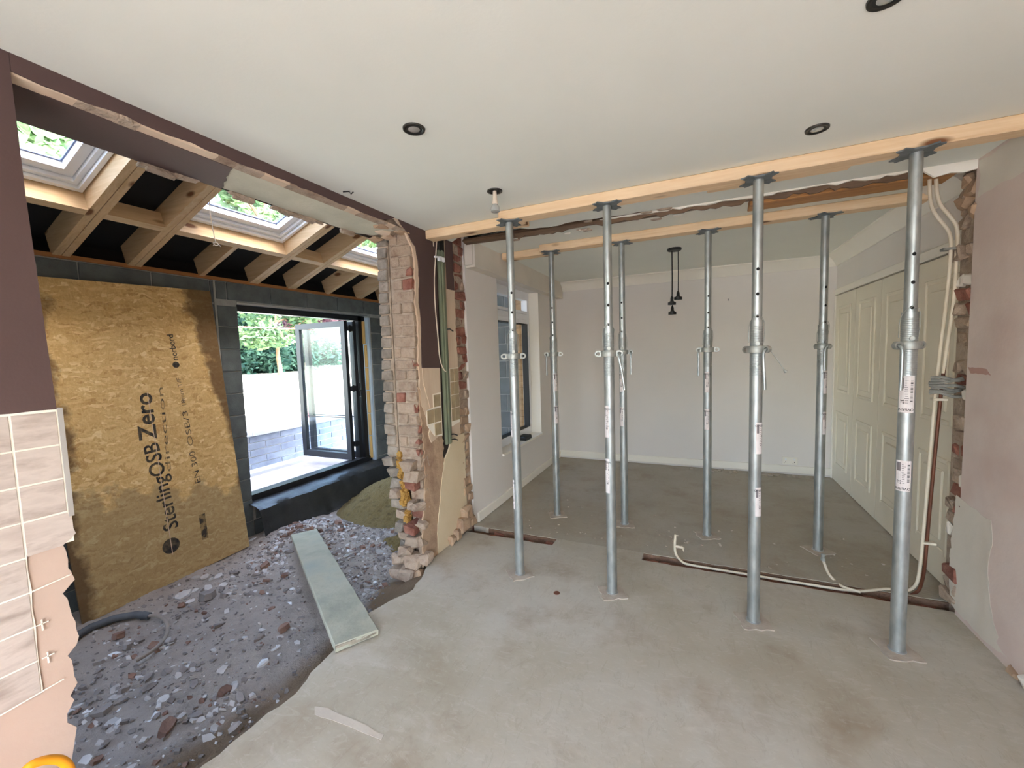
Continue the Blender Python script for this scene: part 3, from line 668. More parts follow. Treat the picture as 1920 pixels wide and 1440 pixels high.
for i, (y, zz, s) in enumerate(((3.0, 2.28, .055), (3.07, 2.22, .05), (2.98, 2.16, .045), (3.05, 2.33, .04))):
    part('broken_masonry', MB().cbox(1.285, 1.35, y - s, y + s, zz - s * .7, zz + s * .7, .014, .014, rgb), M_render, wr)
def wall_patch(pxs, seed, mat, t=.0005):
    q = [tuple(P(x, y, 'X', XR)[1:]) for x, y in pxs]
    return part('skim_patch', yz_slab(ragged(q, .008, .035, seed), XR - t, t + .002), mat, wr)
wall_patch([(1793, 928), (1820, 950), (1858, 975), (1861, 1010), (1853, 1060), (1856, 1120), (1862, 1165), (1872, 1195), (1868, 1204), (1890, 1235), (1850, 1205), (1798, 1150), (1782, 1130), (1780, 1060), (1785, 1000)], 81, M_skim)
wall_patch([(1836, 302), (1920, 250), (2000, 200), (2000, 300), (1930, 320), (1890, 338), (1860, 355), (1832, 372), (1838, 340)], 82, M_skim)
part('wall_scuff', yz_slab(ragged([tuple(P(x, y, 'X', XR)[1:]) for x, y in ((1815, 688), (1850, 692), (1858, 704), (1820, 700))], .004, .02, 83), XR - .0012, .003), mottled('pink_scuff', (176, 138, 126), (186, 150, 136), 6, .9, 0), wr)
rgb = random.Random(91)
for i in range(9):                            # broken plaster and skirting remains at the wall foot
    y = 2.5 - i * .11 + rgb.uniform(-.02, .02); s = rgb.uniform(.03, .07)
    part('broken_plaster', MB().cbox(XR - rgb.uniform(.004, .03), XR + .01, y - s, y + s, -.01, rgb.uniform(.02, .07), .006, .012, rgb), rgb.choice((M_pinkp, M_skim, M_bare, M_render)), wr)

# ---- bifold cupboard doors on the right of the back room
def leaf_door(n, y0, y1):
    d = thing('door_%d' % n, None, None, (XR2, (y0 + y1) / 2, 0), kind='structure')
    part('door_body', MB().box(XR2 - .008, XR2 + .028, y0 + .0025, y1 - .0025, .008, 2.005), M_door, d)
    w = y1 - y0
    for z0, z1 in ((.19, .78), (.985, 1.88)):
        a, b = y0 + w * .18, y1 - w * .18; x = XR2 - .008
        m = MB()
        for q in ((a, a + .03, z0, z1), (b - .03, b, z0, z1), (a + .03, b - .03, z0, z0 + .03), (a + .03, b - .03, z1 - .03, z1)):
            m.cbox(x - .011, x + .004, *q, .0055)
        part('panel_moulding', m, M_door, d)
        part('raised_panel', MB().cbox(x - .010, x + .004, a + .075, b - .075, z0 + .075, z1 - .075, .009), M_door, d)
ys = [5.575 - k * .61 for k in range(5)]
for k in range(4): leaf_door(2 + k, ys[k + 1], ys[k])
ar = thing('trim_2', None, None, (XR2, 4.4, 2.0), kind='structure')
part('head_casing', MB().cbox(XR2 - .018, XR2 + .03, 3.19, YB - .002, 2.016, 2.078, .004), M_white, ar)
part('side_casing', MB().cbox(XR2 - .018, XR2 + .03, 5.577, YB - .002, 0, 2.014, .004), M_white, ar)

# ---- coving, baseboards
def cove(name, a, b, inward, z=2.44):
    a, b, inw = Vector(a), Vector(b), Vector(inward); s = .115
    prof = [(0, 0), (0, -s), (.012, -s), (.016, -s + .012)] + [(s - (s - .02) * math.cos(t * PI / 12) + 0, -s + .02 + (s - .03) * math.sin(t * PI / 12)) for t in range(0, 7)] + [(s, -.008), (s, 0)]
    prof = [(0, 0), (0, -s), (.012, -s), (.018, -s + .015), (.035, -.075), (.06, -.045), (.085, -.026), (s - .01, -.014), (s, -.012), (s, 0)]
    mb = MB(); n = len(prof); vs = []
    for p in (a, b): vs += [p + inw * u + Vector((0, 0, z + v)) for u, v in prof]
    mb.add(vs, [tuple(range(n)), tuple(range(2 * n - 1, n - 1, -1))] + [(i, n + i, n + (i + 1) % n, (i + 1) % n) for i in range(n)])
    tag(mb.build(name, M_white, smooth=True, sharp=25), kind='structure')
cove('trim_3', (-1.70, YB, 0), (XR2, YB, 0), (0, -1, 0))
cove('trim_4', (XR2, 3.2, 0), (XR2, YB, 0), (-1, 0, 0))
tag(MB().cbox(-1.79, XR2, YB - .02, YB, .022, .105, .004).build('baseboard_back', M_white), kind='structure')
tag(MB().cbox(XL, XL + .02, 3.16, YB - .02, .004, .09, .004).build('baseboard_left', M_white), kind='structure')

# ================================================================== THE EXTENSION
XE = -4.145
def gh(x, y):
    """height of the dug-out ground"""
    n = noise.noise(Vector((x * 1.3, y * 1.3, 2))) * .03 + noise.noise(Vector((x * 5, y * 5, 7))) * .018 + noise.noise(Vector((x * 14, y * 14, 5))) * .011 + noise.noise(Vector((x * 34, y * 34, 8))) * .006
    h = -.285 + n
    e = -1.70
    t = min(1, max(0, (x - (e - .32 - .05 * noise.noise(Vector((y * 3, 1, 0))))) / .32))
    h += (.235 + .4 * n) * t * t * (3 - 2 * t)
    h += .13 * math.exp(-((x + 3.55) ** 2 / .16 + (y - 2.85) ** 2 / .10))
    h += .14 * math.exp(-((x + 2.0) ** 2 / .03 + (y - 2.25) ** 2 / .04))
    h += .05 * math.exp(-((x + 2.7) ** 2 / .5 + (y - 2.9) ** 2 / .3))
    return h
nx, ny = 120, 350; gx0, gx1, gy0, gy1 = -4.17, -1.55, -2.8, 4.86
vs_ = []
for j in range(ny + 1):
    for i in range(nx + 1):
        x = gx0 + (gx1 - gx0) * i / nx; y = gy0 + (gy1 - gy0) * j / ny; h = gh(x, y)
        if x > -1.70: h = min(h, -.03)
        vs_.append((x, y, h))
tag(MB().add(vs_, [(j * (nx + 1) + i, j * (nx + 1) + i + 1, (j + 1) * (nx + 1) + i + 1, (j + 1) * (nx + 1) + i) for j in range(ny) for i in range(nx)]).build('ground', M_ground, smooth=True), kind='structure')

wo = thing('wall_outer', None, None, (XE, 3, 0), kind='structure')
DY0, DY1, DZ1 = 2.69, 4.46, 2.085
for b in ((-.32, DY0 - .004, -.5, 2.30), (-2.9, -2.3, -.5, 2.3), (-2.3, -.32, 2.08, 2.3), (-2.3, -.32, -.5, .03), (DY1 + .05, 5.0, -.5, 2.30), (DY0 - .004, DY1 + .05, DZ1 + .01, 2.30), (DY0 - .004, DY1 + .05, -.5, .02)):  # leaves an unseen second opening, added to brighten the extension
    part('mortar_core', MB().box(-4.40, XE - .006, *b), M_blockm, wo)
zl = P(428, 655, 'X', XE).z; rgk = random.Random(14)
zs = [zl + .218 * k for k in range(-9, 4)]
def blocks(root, y0, y1, z0, z1, off, run=.45, swap=False, y=0):
    for ci, za in enumerate(zs):
        zb = za + .218
        a_, b_ = max(za, z0), min(zb, z1)
        if b_ - a_ < .03: continue
        s = y0 - ((off + (run / 2 if ci % 2 else 0)) % run)
        while s < y1:
            a, b = max(s, y0), min(s + run, y1)
            if b - a > .03:
                pr_ = rgk.uniform(0, .004)
                if swap: part('block', MB().cbox(a + .005, b - .005, y - .008 - pr_, y + .06, a_ + .005, b_ - .005, .004, .0015, rgk), M_block, root)
                else: part('block', MB().cbox(XE - .06, XE + .004 + pr_, a + .005, b - .005, a_ + .005, b_ - .005, .004, .0015, rgk), M_block, root)
            s += run
blocks(wo, -.3, 2.478, -.35, 2.05, .1); blocks(wo, -.3, 2.478, 2.05, 2.27, .18)
blocks(wo, 2.492, DY0, -.35, 2.045, 0, .60); blocks(wo, 2.492, 4.85, DZ1 + .012, 2.272, .12)
blocks(wo, DY1 + .06, 4.85, -.35, DZ1, 0, .60)
blocks(wo, DY0 - .004, DY1 + .06, -.35, .0, .2)
part('closer_strip', MB().box(XE, XE + .010, 2.474, 2.492, 1.30, 2.28), M_blockm, wo)
we = thing('wall_far_end', None, None, (-3.1, 4.85, 0), kind='structure')
part('mortar_core', MB().box(-4.4, -2.1, 4.858, 5.1, -.5, 3.1), M_blockm, we)
zs = [zl + .218 * k for k in range(-9, 8)]
blocks(we, -4.14, -2.1, -.35, 3.0, .13, swap=True, y=4.86)
tag(MB().box(-4.4, -2.1, -3.0, -2.8, -.5, 3.1).build('wall_near_end', M_block), kind='structure')

# roof
S = .372; NL = math.hypot(1, S); RU = Vector((1, 0, S)) / NL; RN = Vector((-S, 0, 1)) / NL; RY = Vector((0, 1, 0))
def RP(x, y, off=0): return Vector((x, y, 2.303 + S * (x + 4.1))) + RN * off
def rbox(mb, x0, x1, y0, y1, o0, o1):
    a, b = RP(x0, y0, o0), RP(x1, y1, o1); c = (RP(x0, 0, 0) + RP(x1, 0, 0)) / 2 + RN * (o0 + o1) / 2; c.y = (y0 + y1) / 2
    return mb.obox(c, RU * ((x1 - x0) * NL / 2), RY * ((y1 - y0) / 2), RN * ((o1 - o0) / 2))
ro = thing('roof', None, None, (-3.1, 2.5, 2.3), kind='structure')
XT0, XT1, XTOP = -3.625, -3.57, -2.36
for y0, y1 in ((-1.945, -1.9), (-1.445, -1.40), (-.50, -.455), (.0, .045), (.47, .515), (1.412, 1.457), (1.462, 1.505), (1.835, 1.88), (1.884, 1.925), (2.825, 2.868), (2.872, 2.915), (3.255, 3.30), (3.304, 3.345), (4.275, 4.32), (4.324, 4.365), (4.70, 4.745)):
    part('rafter', rbox(MB(), -4.14, -2.11, y0, y1, 0, .17), M_rafter, ro)
for y0, y1 in ((.94, .985), (2.36, 2.40), (3.775, 3.82)):
    part('jack_rafter', rbox(MB(), -4.14, XT0, y0, y1, 0, .17), M_rafter, ro)
BAYS = ((-1.40, -.50), (.515, 1.412), (1.925, 2.825), (3.345, 4.275))  # first bay is unseen, added to bring more daylight in
for y0, y1 in BAYS:
    part('trimmer', rbox(MB(), XT0, XT1, y0, y1, 0, .17), M_trim, ro)
    part('trimmer', rbox(MB(), XTOP, XTOP + .05, y0, y1, 0, .17), M_trim, ro)
for y0, y1 in ((1.505, 1.835), (2.915, 3.255), (4.365, 4.70)):
    part('noggin', rbox(MB(), XT0, XT1, y0, y1, .0, .12), M_trim, ro)
ul = MB(); ycur = -2.9
for y0, y1 in BAYS:
    rbox(ul, -4.45, -2.10, ycur, y0 + .0, .172, .19); rbox(ul, -4.45, XT1, y0, y1, .172, .19); rbox(ul, XTOP, -2.10, y0, y1, .172, .19); ycur = y1
rbox(ul, -4.45, -2.10, ycur, 5.0, .172, .19)
part('underlay', ul, M_dark, ro)
part('wall_plate', MB().box(-4.24, -4.13, -2.8, 4.85, 2.274, 2.305), M_plate, ro)
part('eaves_closer', MB().box(-4.42, -4.28, -2.9, 5.0, 2.28, 2.48), M_dark, ro)

def skylight(n, y0, y1):
    w = thing('window_%d' % n, None, None, (-3.0, (y0 + y1) / 2, 2.8), kind='structure')
    def ring(name, i0, i1, o0, o1, mat):
        xa, xb, ya, yb = XT1, XTOP, y0, y1; mb = MB()
        rbox(mb, xa + i0, xa + i1, ya + i0, yb - i0, o0, o1); rbox(mb, xb - i1, xb - i0, ya + i0, yb - i0, o0, o1)
        rbox(mb, xa + i1, xb - i1, ya + i0, ya + i1, o0, o1); rbox(mb, xa + i1, xb - i1, yb - i1, yb - i0, o0, o1)
        return part(name, mb, mat, w)
    ring('outer_frame', .008, .034, .115, .215, M_upvc)
    ring('inner_frame', .036, .062, .140, .225, M_upvc)
    s = ring('sash', .066, .118, .165, .235, M_upvc)
    ring('gasket', .1185, .126, .215, .228, plain('grey_blue_gasket_%d' % n, (110, 120, 150), .5))
    part('pane', rbox(MB(), XT1 + .11, XTOP - .11, y0 + .11, y1 - .11, .218, .224), M_glass, s)
    ring('flashing', -.03, .06, .236, .27, M_dark)
for k, (a, b) in enumerate(BAYS): skylight(2 + k, a, b)  # the first is the unseen added skylight

# pull cord from the middle skylight
pc = [P(392, 372, 'Y', 2.02), P(394, 400, 'Y', 2.02), P(399, 430, 'Y', 2.02), P(404, 453, 'Y', 2.02)]
cord = tag(MB().tube(pc, .0035, 6).build('pull_cord', M_cable), 'thin pale pull cord hanging from the middle skylight', 'cord')
lp = [pc[-1] + Vector((0, .018 * math.sin(t), -.004 - .012 + .012 * math.cos(t))) for t in [k * PI / 5 for k in range(11)]]
MB().tube(lp, .003, 5).tube([pc[-1], pc[-1] + Vector((0, -.02, -.035))], .0025, 5).tube([pc[-1], pc[-1] + Vector((0, .035, -.03))], .0025, 5).build('cord_knot', M_cable, cord)

# bifold patio door
d1 = thing('door_1', None, None, (-4.25, (DY0 + DY1) / 2, .05), kind='structure')
part('head_frame', MB().box(-4.29, -4.20, DY0, DY1, 2.005, 2.07), M_black, d1)
part('head_trim', MB().box(-4.20, -4.15, DY0, DY1 + .02, 2.068, 2.086), M_silver, d1)
part('sill_track', MB().box(-4.32, -4.19, DY0, DY1, .055, .125), M_black, d1)
part('jamb', MB().box(-4.29, -4.20, DY0 - .07, DY0 - .005, .05, 2.07), M_black, d1)
part('jamb', MB().box(-4.29, -4.20, 4.345, 4.405, .055, 2.07), M_black, d1)
def door_leaf(y, x0, x1, name, t=.055):
    m = MB(); z0, z1 = .135, 1.995
    m.box(x0, x0 + .075, y, y + t, z0, z1).box(x1 - .075, x1, y, y + t, z0, z1).box(x0 + .075, x1 - .075, y, y + t, z0, z0 + .085).box(x0 + .075, x1 - .075, y, y + t, z1 - .075, z1)
    f = part(name, m, M_black, d1)
    part('pane', MB().box(x0 + .06, x1 - .06, y + .02, y + .030, z0 + .07, z1 - .06), M_glassd, f)
    part('glazing_bar', MB().box(x0 + .07, x1 - .07, y + .018, y + .032, .70, .712), M_black, f)
    return f
door_leaf(4.125, -5.15, -4.235, 'open_leaf')
door_leaf(4.255, -5.15, -4.215, 'folded_leaf')
hz = MB()
for z in (.30, 1.05, 1.85): hz.lathe([(.012, z), (.012, z + .09)], (-4.225, 4.215, 0), 10).box(-4.235, -4.21, 4.18, 4.255, z + .01, z + .08)
part('hinge', hz, M_black, d1)
part('handle', MB().box(-4.20, -4.19, 4.275, 4.30, .98, 1.16).box(-4.19, -4.16, 4.28, 4.295, 1.05, 1.07).box(-4.172, -4.16, 4.28, 4.295, .98, 1.07), M_black, d1)
for i in range(6):                            # yellow packers up the right jamb
    z0 = .10 + i * .318
    dx = .0 if i < 5 else -.02
    part('packer', MB().cbox(-4.20, -4.165, 4.425 + dx, 4.452 + dx, z0, z0 + .305, .003, .003), M_yellow, d1)
part('cavity_strip', MB().box(-4.30, -4.143, 4.466, 4.500, .06, 2.05), M_bluestrip, d1)
part('jamb_packing', MB().box(-4.29, -4.21, 4.405, 4.425, .055, 2.07), M_black, d1)

# black sheet over the threshold
def sheet():
    prof = [(-4.19, .062), (-4.10, .058), (-4.03, .045), (-3.975, .02), (-3.95, -.05), (-3.935, -.16), (-3.90, -.27), (-3.85, -.31)]
    vs = []; ny = 60
    for j in range(ny + 1):
        y = 2.64 + (4.84 - 2.64) * j / ny
        for i, (x, z) in enumerate(prof):
            a = i / 7
            w = noise.noise(Vector((y * 4.2, i * .35, 3))) * .045 * a + noise.noise(Vector((y * 12, i * .6, 9))) * .016 * a
            vs.append((x + w, y, z + noise.noise(Vector((y * 6, i, 1))) * .012))
    n = len(prof)
    return MB().add(vs, [(j * n + i, j * n + i + 1, (j + 1) * n + i + 1, (j + 1) * n + i) for j in range(ny) for i in range(n - 1)])
tag(sheet().build('damp_proof_sheet', M_dpm, smooth=True), 'black plastic sheet draped over the threshold below the open patio door', 'plastic sheet')

# ================================================================== OUTSIDE
tag(MB().box(-5.46, -4.30, -6, 9, -.5, .015).build('patio', M_patio), kind='structure')
tag(MB().box(-5.45, -5.25, -3, 9, .0, .055).build('patio_edging', mottled('pale_edging', (214, 216, 216), (226, 228, 228), 5, .9, .2, 40)), kind='structure')
gw = thing('garden_wall', 'low blue-grey block garden wall with flat coping beyond the patio door', 'wall', (-5.5, 3, 0))
part('mortar_core', MB().box(-5.62, -5.457, -6, 9, 0, .50), M_gmort, gw)
rgk = random.Random(25)
for r in range(5):
    z0 = .03 + r * .094; s = 2.2 - (.225 if r % 2 else 0)
    while s < 6.2:
        part('block', MB().cbox(-5.56, -5.445 + rgk.uniform(0, .004), s + .008, s + .442, z0 + .008, z0 + .086, .003, .002, rgk), M_gblock, gw); s += .45
s = 1.8
while s < 6.4:
    part('coping', MB().cbox(-5.68, -5.425, s + .003, s + .597, .50, .565, .006, .003, rgk), M_gmort, gw); s += .60
lw = MB(); n = 30; vs_ = []
for j in range(n + 1):
    for i in range(n + 1):
        x = -5.6 - 30 * i / n; y = -14 + 48 * j / n
        vs_.append((x, y, min(.55 + (-5.6 - x) * .062, 1.05) + .03 * noise.noise(Vector((x * .7, y * .7, 0)))))
lw.add(vs_, [(j * (n + 1) + i, (j + 1) * (n + 1) + i, (j + 1) * (n + 1) + i + 1, j * (n + 1) + i + 1) for j in range(n) for i in range(n)])
tag(lw.build('lawn', M_lawn, smooth=True), kind='structure')
tag(MB().box(-40, 40, -40, -1.9, -.6, -.4).box(2, 40, -1.9, 40, -.6, -.4).build('outside_ground', M_earth), kind='structure')

rgl = random.Random(77)
def foliage(blobs, n, size):
    vs = []; fs = []
    tot = sum(b[3] * b[3] * b[4] for b in blobs)
    for cx, cy, cz, r, rz in blobs:
        for _ in range(int(n * r * r * rz / tot)):
            while True:
                d = Vector((rgl.uniform(-1, 1), rgl.uniform(-1, 1), rgl.uniform(-1, 1)))
                if .35 < d.length < 1: break
            d *= (.75 + .35 * noise.noise(Vector((cx + d.x * 2, cy + d.y * 2, cz + d.z * 2))))
            c = Vector((cx + d.x * r, cy + d.y * r, cz + d.z * rz))
            a = Vector((rgl.uniform(-1, 1), rgl.uniform(-1, 1), rgl.uniform(-.6, .6))).normalized()
            b = a.cross(Vector((rgl.uniform(-1, 1), rgl.uniform(-1, 1), rgl.uniform(-1, 1)))).normalized()
            s = size * rgl.uniform(.6, 1.3); k = len(vs)
            vs += [c - a * s, c - b * s * .45, c + a * s, c + b * s * .45]; fs.append((k, k + 1, k + 2, k + 3))
    return MB().add(vs, fs)
def tree(name, x, y, h, r, mat, label, z0=1.0, trunk=.14, crown0=.3, n=3800, size=.2, conical=False, group=None):
    t = thing(name, label, 'tree', (x, y, z0), group)
    tk = [Vector((x + trunk * .5 * math.sin(k * 1.3), y + trunk * .4 * math.cos(k * 1.7), z0 - .1 + h * .8 * k / 6)) for k in range(7)]
    mb = MB().tube(tk, [trunk * (1 - .12 * k) for k in range(7)], 9)
    for k in range(5):
        b = tk[3 + k % 3]; a = rgl.uniform(0, 2 * PI)
        mb.tube([b, b + Vector((math.cos(a) * r * .35, math.sin(a) * r * .35, h * .08)), b + Vector((math.cos(a) * r * .7, math.sin(a) * r * .7, h * .2))], [trunk * .4, trunk * .25, trunk * .1], 6)
    part('trunk', mb, M_bark, t, smooth=True)
    blobs = []
    if conical:
        for k in range(7):
            q = k / 6; blobs.append((x, y, z0 + h * (crown0 + (1 - crown0) * q), r * (1.05 - .8 * q), h * .16))
    else:
        for k in range(9):
            a = rgl.uniform(0, 2 * PI); q = rgl.uniform(0, 1)
            blobs.append((x + math.cos(a) * r * .55, y + math.sin(a) * r * .55, z0 + h * (crown0 + (.95 - crown0) * q), r * rgl.uniform(.45, .65), h * .16))
    tag(part('foliage', foliage(blobs, n, size), mat, t), kind='stuff')
tree('slim_tree', -13.0, 9.70, 2.9, 1.55, L_lime, 'slim young tree with bare pale trunk and yellow-green crown on the lawn edge', .95, .085, .42, 3000, .11)
tree('purple_tree', -17.0, 14.5, 4.6, 2.0, L_purple, 'purple-leaved tree showing over the open patio door leaf', 1, .16, .35, 3400, .18)
G = 'dark evergreens behind the lawn'
for i, (x, y, h, r) in enumerate(((-16.6, 5.4, 4.6, 2.0), (-15.9, 8.0, 5.0, 2.0), (-16.4, 11.0, 4.4, 2.0), (-15.8, 2.6, 4.8, 2.1))):
    tree('evergreen_tree', x, y, h, r, L_dark, 'dense dark evergreen tree in the row behind the lawn', 1, .2, .02, 6500, .2, True, G)
G = 'tall leafy trees seen through the skylights'
for i, (x, y, h, r) in enumerate(((-20.0, 6.2, 11.0, 2.9), (-21.0, 10.6, 11.0, 2.9), (-20.0, 14.8, 11.0, 2.9), (-21.0, 21.8, 11.5, 3.2))):
    tree('leafy_tree', x, y, h, r, L_mid, 'tall mid-green leafy tree seen through the skylights', 1, .28, .25, 9500, .3, False, G)
hb = thing('hedge', 'low dark hedge along the far edge of the pale lawn', 'hedge', (-14.6, 8, 1))
tag(part('foliage', foliage([(-14.6, y * 1.3 + 1.5, 1.7, .9, .95) for y in range(10)], 9000, .13), L_dark, hb), kind='stuff')
tag(MB().tube([(-9, -4, 2.30), (-9, 4, 2.235), (-9, 14, 2.33)], .012, 6).build('washing_line', plain('salmon_line', (214, 150, 120), .7)), 'thin salmon-coloured line strung across the garden', 'line')
ps = thing('slim_post', 'slim brown post with a red and a white band seen through the open glass leaf', 'post', tuple(P(584, 790, 'X', -5.75)))
px0 = P(584, 790, 'X', -5.75); pt = P(577, 680, 'X', -5.75)
def seg(a, b, mat, nm): part(nm, MB().tube([px0.lerp(pt, a), px0.lerp(pt, b)], .045, 12), mat, ps, smooth=True)
seg(-.3, .06, plain('white_band', (226, 226, 230), .6), 'white_band'); seg(.06, .26, plain('red_band', (196, 40, 56), .6), 'red_band'); seg(.26, .36, plain('maroon_band', (84, 40, 44), .6), 'dark_band'); seg(.36, 1.0, M_bark, 'post_shaft')

# ================================================================== THINGS IN THE EXTENSION
# ---- stranded board leaning on the block wall
bd = MB().cbox(0, .018, 0, 1.19, 0, 2.42, .0015).build('stranded_board', M_osb, origin=(0, 0, 0))
bd.matrix_world = Matrix.Translation((-3.93, 1.287, -.30)) @ Matrix.Rotation(.031, 4, 'X') @ Matrix.Rotation(-.062, 4, 'Y')
tag(bd, 'tall water-stained wood-strand board with black printing leaning on the dark block wall', 'board')
bpy.context.view_layer.update()
binv = bd.matrix_world.inverted()
def bl(x, y):                              # photo pixel -> (y, z) on the face of the board
    n = bd.matrix_world.to_3x3() @ Vector((1, 0, 0)); o = bd.matrix_world @ Vector((.0185, 0, 0))
    d = AX_R * ((x - 960) / F_PX) - AX_U * ((y - 720) / F_PX) + AX_F
    t = (o - CAM_LOC).dot(n) / d.dot(n); q = binv @ (CAM_LOC + d * t); return q.y, q.z
def board_text(body, p0, p1, h, mat, name, bold=0):
    """printing that reads upwards: from pixel p0 to pixel p1, letters h metres tall, tops to the left"""
    vs, fs = text_mesh(body, 1, bold); w = max(v.x for v in vs); hh = max(v.y for v in vs)
    a, b = Vector(bl(*p0)), Vector(bl(*p1)); u = (b - a) / w; L = Vector((-u.y, u.x)).normalized() * h / hh
    m = MB().add([(.0186, a.x + u.x * v.x + L.x * v.y, a.y + u.y * v.x + L.y * v.y) for v in vs], fs)
    return m.build(name, mat, bd, local=True)
board_text('SterlingOSB', (335, 988), (296, 828), .105, M_fadeink, 'printed_name', .012)
board_text('Zero', (294, 822), (283, 736), .115, M_fadeink, 'printed_name', .02)
board_text('direction', (321, 885), (305, 726), .036, M_fadeink2, 'printed_line')
board_text('norbord', (334, 675), (324, 627), .045, M_fadeink, 'printed_name', .012)
for p0, p1, h, s in (((349, 762), (338, 708), .03, '18mm T/F'), ((363, 836), (351, 770), .04, 'OSB/3'), ((377, 905), (365, 845), .045, 'EN 300')):
    board_text(s, p0, p1, h, M_fadeink2, 'printed_line')
def disc(px, r, mat, name):
    y, z = bl(*px); m = MB()
    m.add([(.0186, y + r * math.cos(t * PI / 12), z + r * math.sin(t * PI / 12)) for t in range(24)], [tuple(range(24))]); return m.build(name, mat, bd, local=True)
m = MB(); a, b = Vector(bl(391, 1008)), Vector(bl(384, 962)); L_ = Vector((-(b - a).y, (b - a).x)).normalized() * .05
m.add([(.0186, a.x, a.y), (.0186, b.x, b.y), (.0186, b.x + L_.x, b.y + L_.y), (.0186, a.x + L_.x, a.y + L_.y)], [(0, 1, 2, 3)]).build('printed_block', M_fadeink2, bd, local=True)
disc((321, 1023), .062, M_fadeink, 'printed_disc'); disc((330, 684), .026, M_fadeink, 'printed_disc')
# chipped pale stripe through the printing
m = MB(); a, b = Vector(bl(324, 1040)), Vector(bl(276, 735))
m.add([(.0189, a.x - .003, a.y), (.0189, a.x + .003, a.y), (.0189, b.x + .002, b.y), (.0189, b.x - .002, b.y)], [(0, 1, 2, 3)]).build('scraped_line', M_bare, bd, local=True)

# ---- plank bridging slab and rubble
pn = [P(627, 1210, 'Z', .042), P(708, 1177, 'Z', .042)]; far = P(570, 997, 'Z', -.13)
axis = (far - (pn[0] + pn[1]) / 2); L = axis.length; axis.normalize(); side = (pn[1] - pn[0]); W = side.length / 2; side = (side - axis * side.dot(axis)).normalized(); upv = side.cross(axis); upv = upv if upv.z > 0 else -upv
rg = random.Random(3)
def plank():
    n = 26; vs = []; fs = []
    for k in range(n + 1):
        t = L * k / n; c = (pn[0] + pn[1]) / 2 + axis * t
        w0, w1 = W * (1 + rg.uniform(-.015, .015)), W * (1 + rg.uniform(-.015, .015)); z = rg.uniform(-.001, .001)
        e = rg.uniform(.002, .006)
        for s_, u in ((-w0 + e, 0), (w1 - e, 0), (w1, -e), (w1, -.036), (-w0, -.036), (-w0, -e)): vs.append(c + side * s_ + upv * (u + z) + (axis * rg.uniform(-.012, .004) if k in (0,) else Vector()))
    for k in range(n): fs += [(k * 6 + i, k * 6 + (i + 1) % 6, (k + 1) * 6 + (i + 1) % 6, (k + 1) * 6 + i) for i in range(6)]
    fs += [tuple(range(6))[::-1], tuple(range(n * 6, n * 6 + 6))]
    return MB().add(vs, fs)
pk = tag(plank().build('plank', M_plank), 'long greenish-grey weathered plank running from the screed edge onto the rubble', 'plank')
c0 = (pn[0] + pn[1]) / 2
em = MB()
for s_, w, u in ((-.5, .45, -.012), (.1, .5, -.022), (.55, .35, -.015)):
    em.obox(c0 + side * (W * s_) + upv * u - axis * .004, side * (W * w), axis * .006, upv * .006)
part('split_end', em, M_plankend, pk)

# ---- hose by the board foot
hp = [P(x, y, 'Z', -.245) for x, y in ((60, 1225), (135, 1192), (170, 1173), (215, 1158), (255, 1151), (275, 1150))]
for q in hp: q.z = gh(q.x, q.y) + .03
ho = tag(MB().tube(hp, .024, 12).build('hose', M_hose, smooth=True), 'dusty black hose with thin grey tail curling over rubble at the board foot', 'hose')
hq = [hp[-1]] + [P(x, y, 'Z', -.25) for x, y in ((297, 1155), (313, 1168), (316, 1185), (309, 1202), (296, 1217), (278, 1230), (255, 1240))]
for i, q in enumerate(hq[1:]): q.z = gh(q.x, q.y) + .035
hq2 = []
for i in range(len(hq) - 1): hq2 += [hq[i].lerp(hq[i + 1], t / 3) for t in range(3)]
hq2.append(hq[-1])
for _ in range(3): hq2 = [hq2[0]] + [(hq2[i - 1] + hq2[i] * 2 + hq2[i + 1]) / 4 for i in range(1, len(hq2) - 1)] + [hq2[-1]]
part('thin_tail', MB().tube(hq2, .011, 10), M_hose2, ho, smooth=True)
part('sleeve_end', MB().tube([hp[-2].lerp(hp[-1], .6), hp[-1] + (hp[-1] - hp[-2]) * .25], [.027, .023], 12), M_hose, ho, smooth=True)

# ---- sand
def heap(name, cx, cy, rx, ry, h, label, n=70, seed=0):
    vs = []; fs = []
    for j in range(n + 1):
        for i in range(n + 1):
            u = -1 + 2 * i / n; v = -1 + 2 * j / n; x = max(cx + u * rx, -4.08); y = min(cy + v * ry, 4.84)
            d = math.hypot(u, v) + .14 * noise.noise(Vector((u * 2.2 + seed, v * 2.2, 4)))
            k = max(0, 1 - d); k = k ** .9
            z = gh(x, y) + h * k - .03 + (noise.noise(Vector((x * 11, y * 11, seed))) * .02 + noise.noise(Vector((x * 30, y * 30, seed))) * .012 + noise.noise(Vector((x * 70, y * 70, seed))) * .008) * min(1, k * 6)
            if k == 0: z = gh(x, y) - .05
            vs.append((x, y, z))
    fs = [(j * (n + 1) + i, j * (n + 1) + i + 1, (j + 1) * (n + 1) + i + 1, (j + 1) * (n + 1) + i) for j in range(n) for i in range(n)]
    return tag(MB().add(vs, fs).build(name, M_sand, smooth=True), label, 'sand')
heap('sand_heap', -3.05, 4.06, 1.12, .88, .50, 'large olive-brown heap of damp sand against the patio door threshold', 110, 1)
heap('sand_heap', -2.42, 3.02, .34, .24, .13, 'small spill of damp sand beside the foot of the brick pier', 46, 5)
def sand_h(x, y):
    u, v = (x + 3.05) / 1.12, (y - 4.06) / .88
    return math.hypot(u, v) < .92

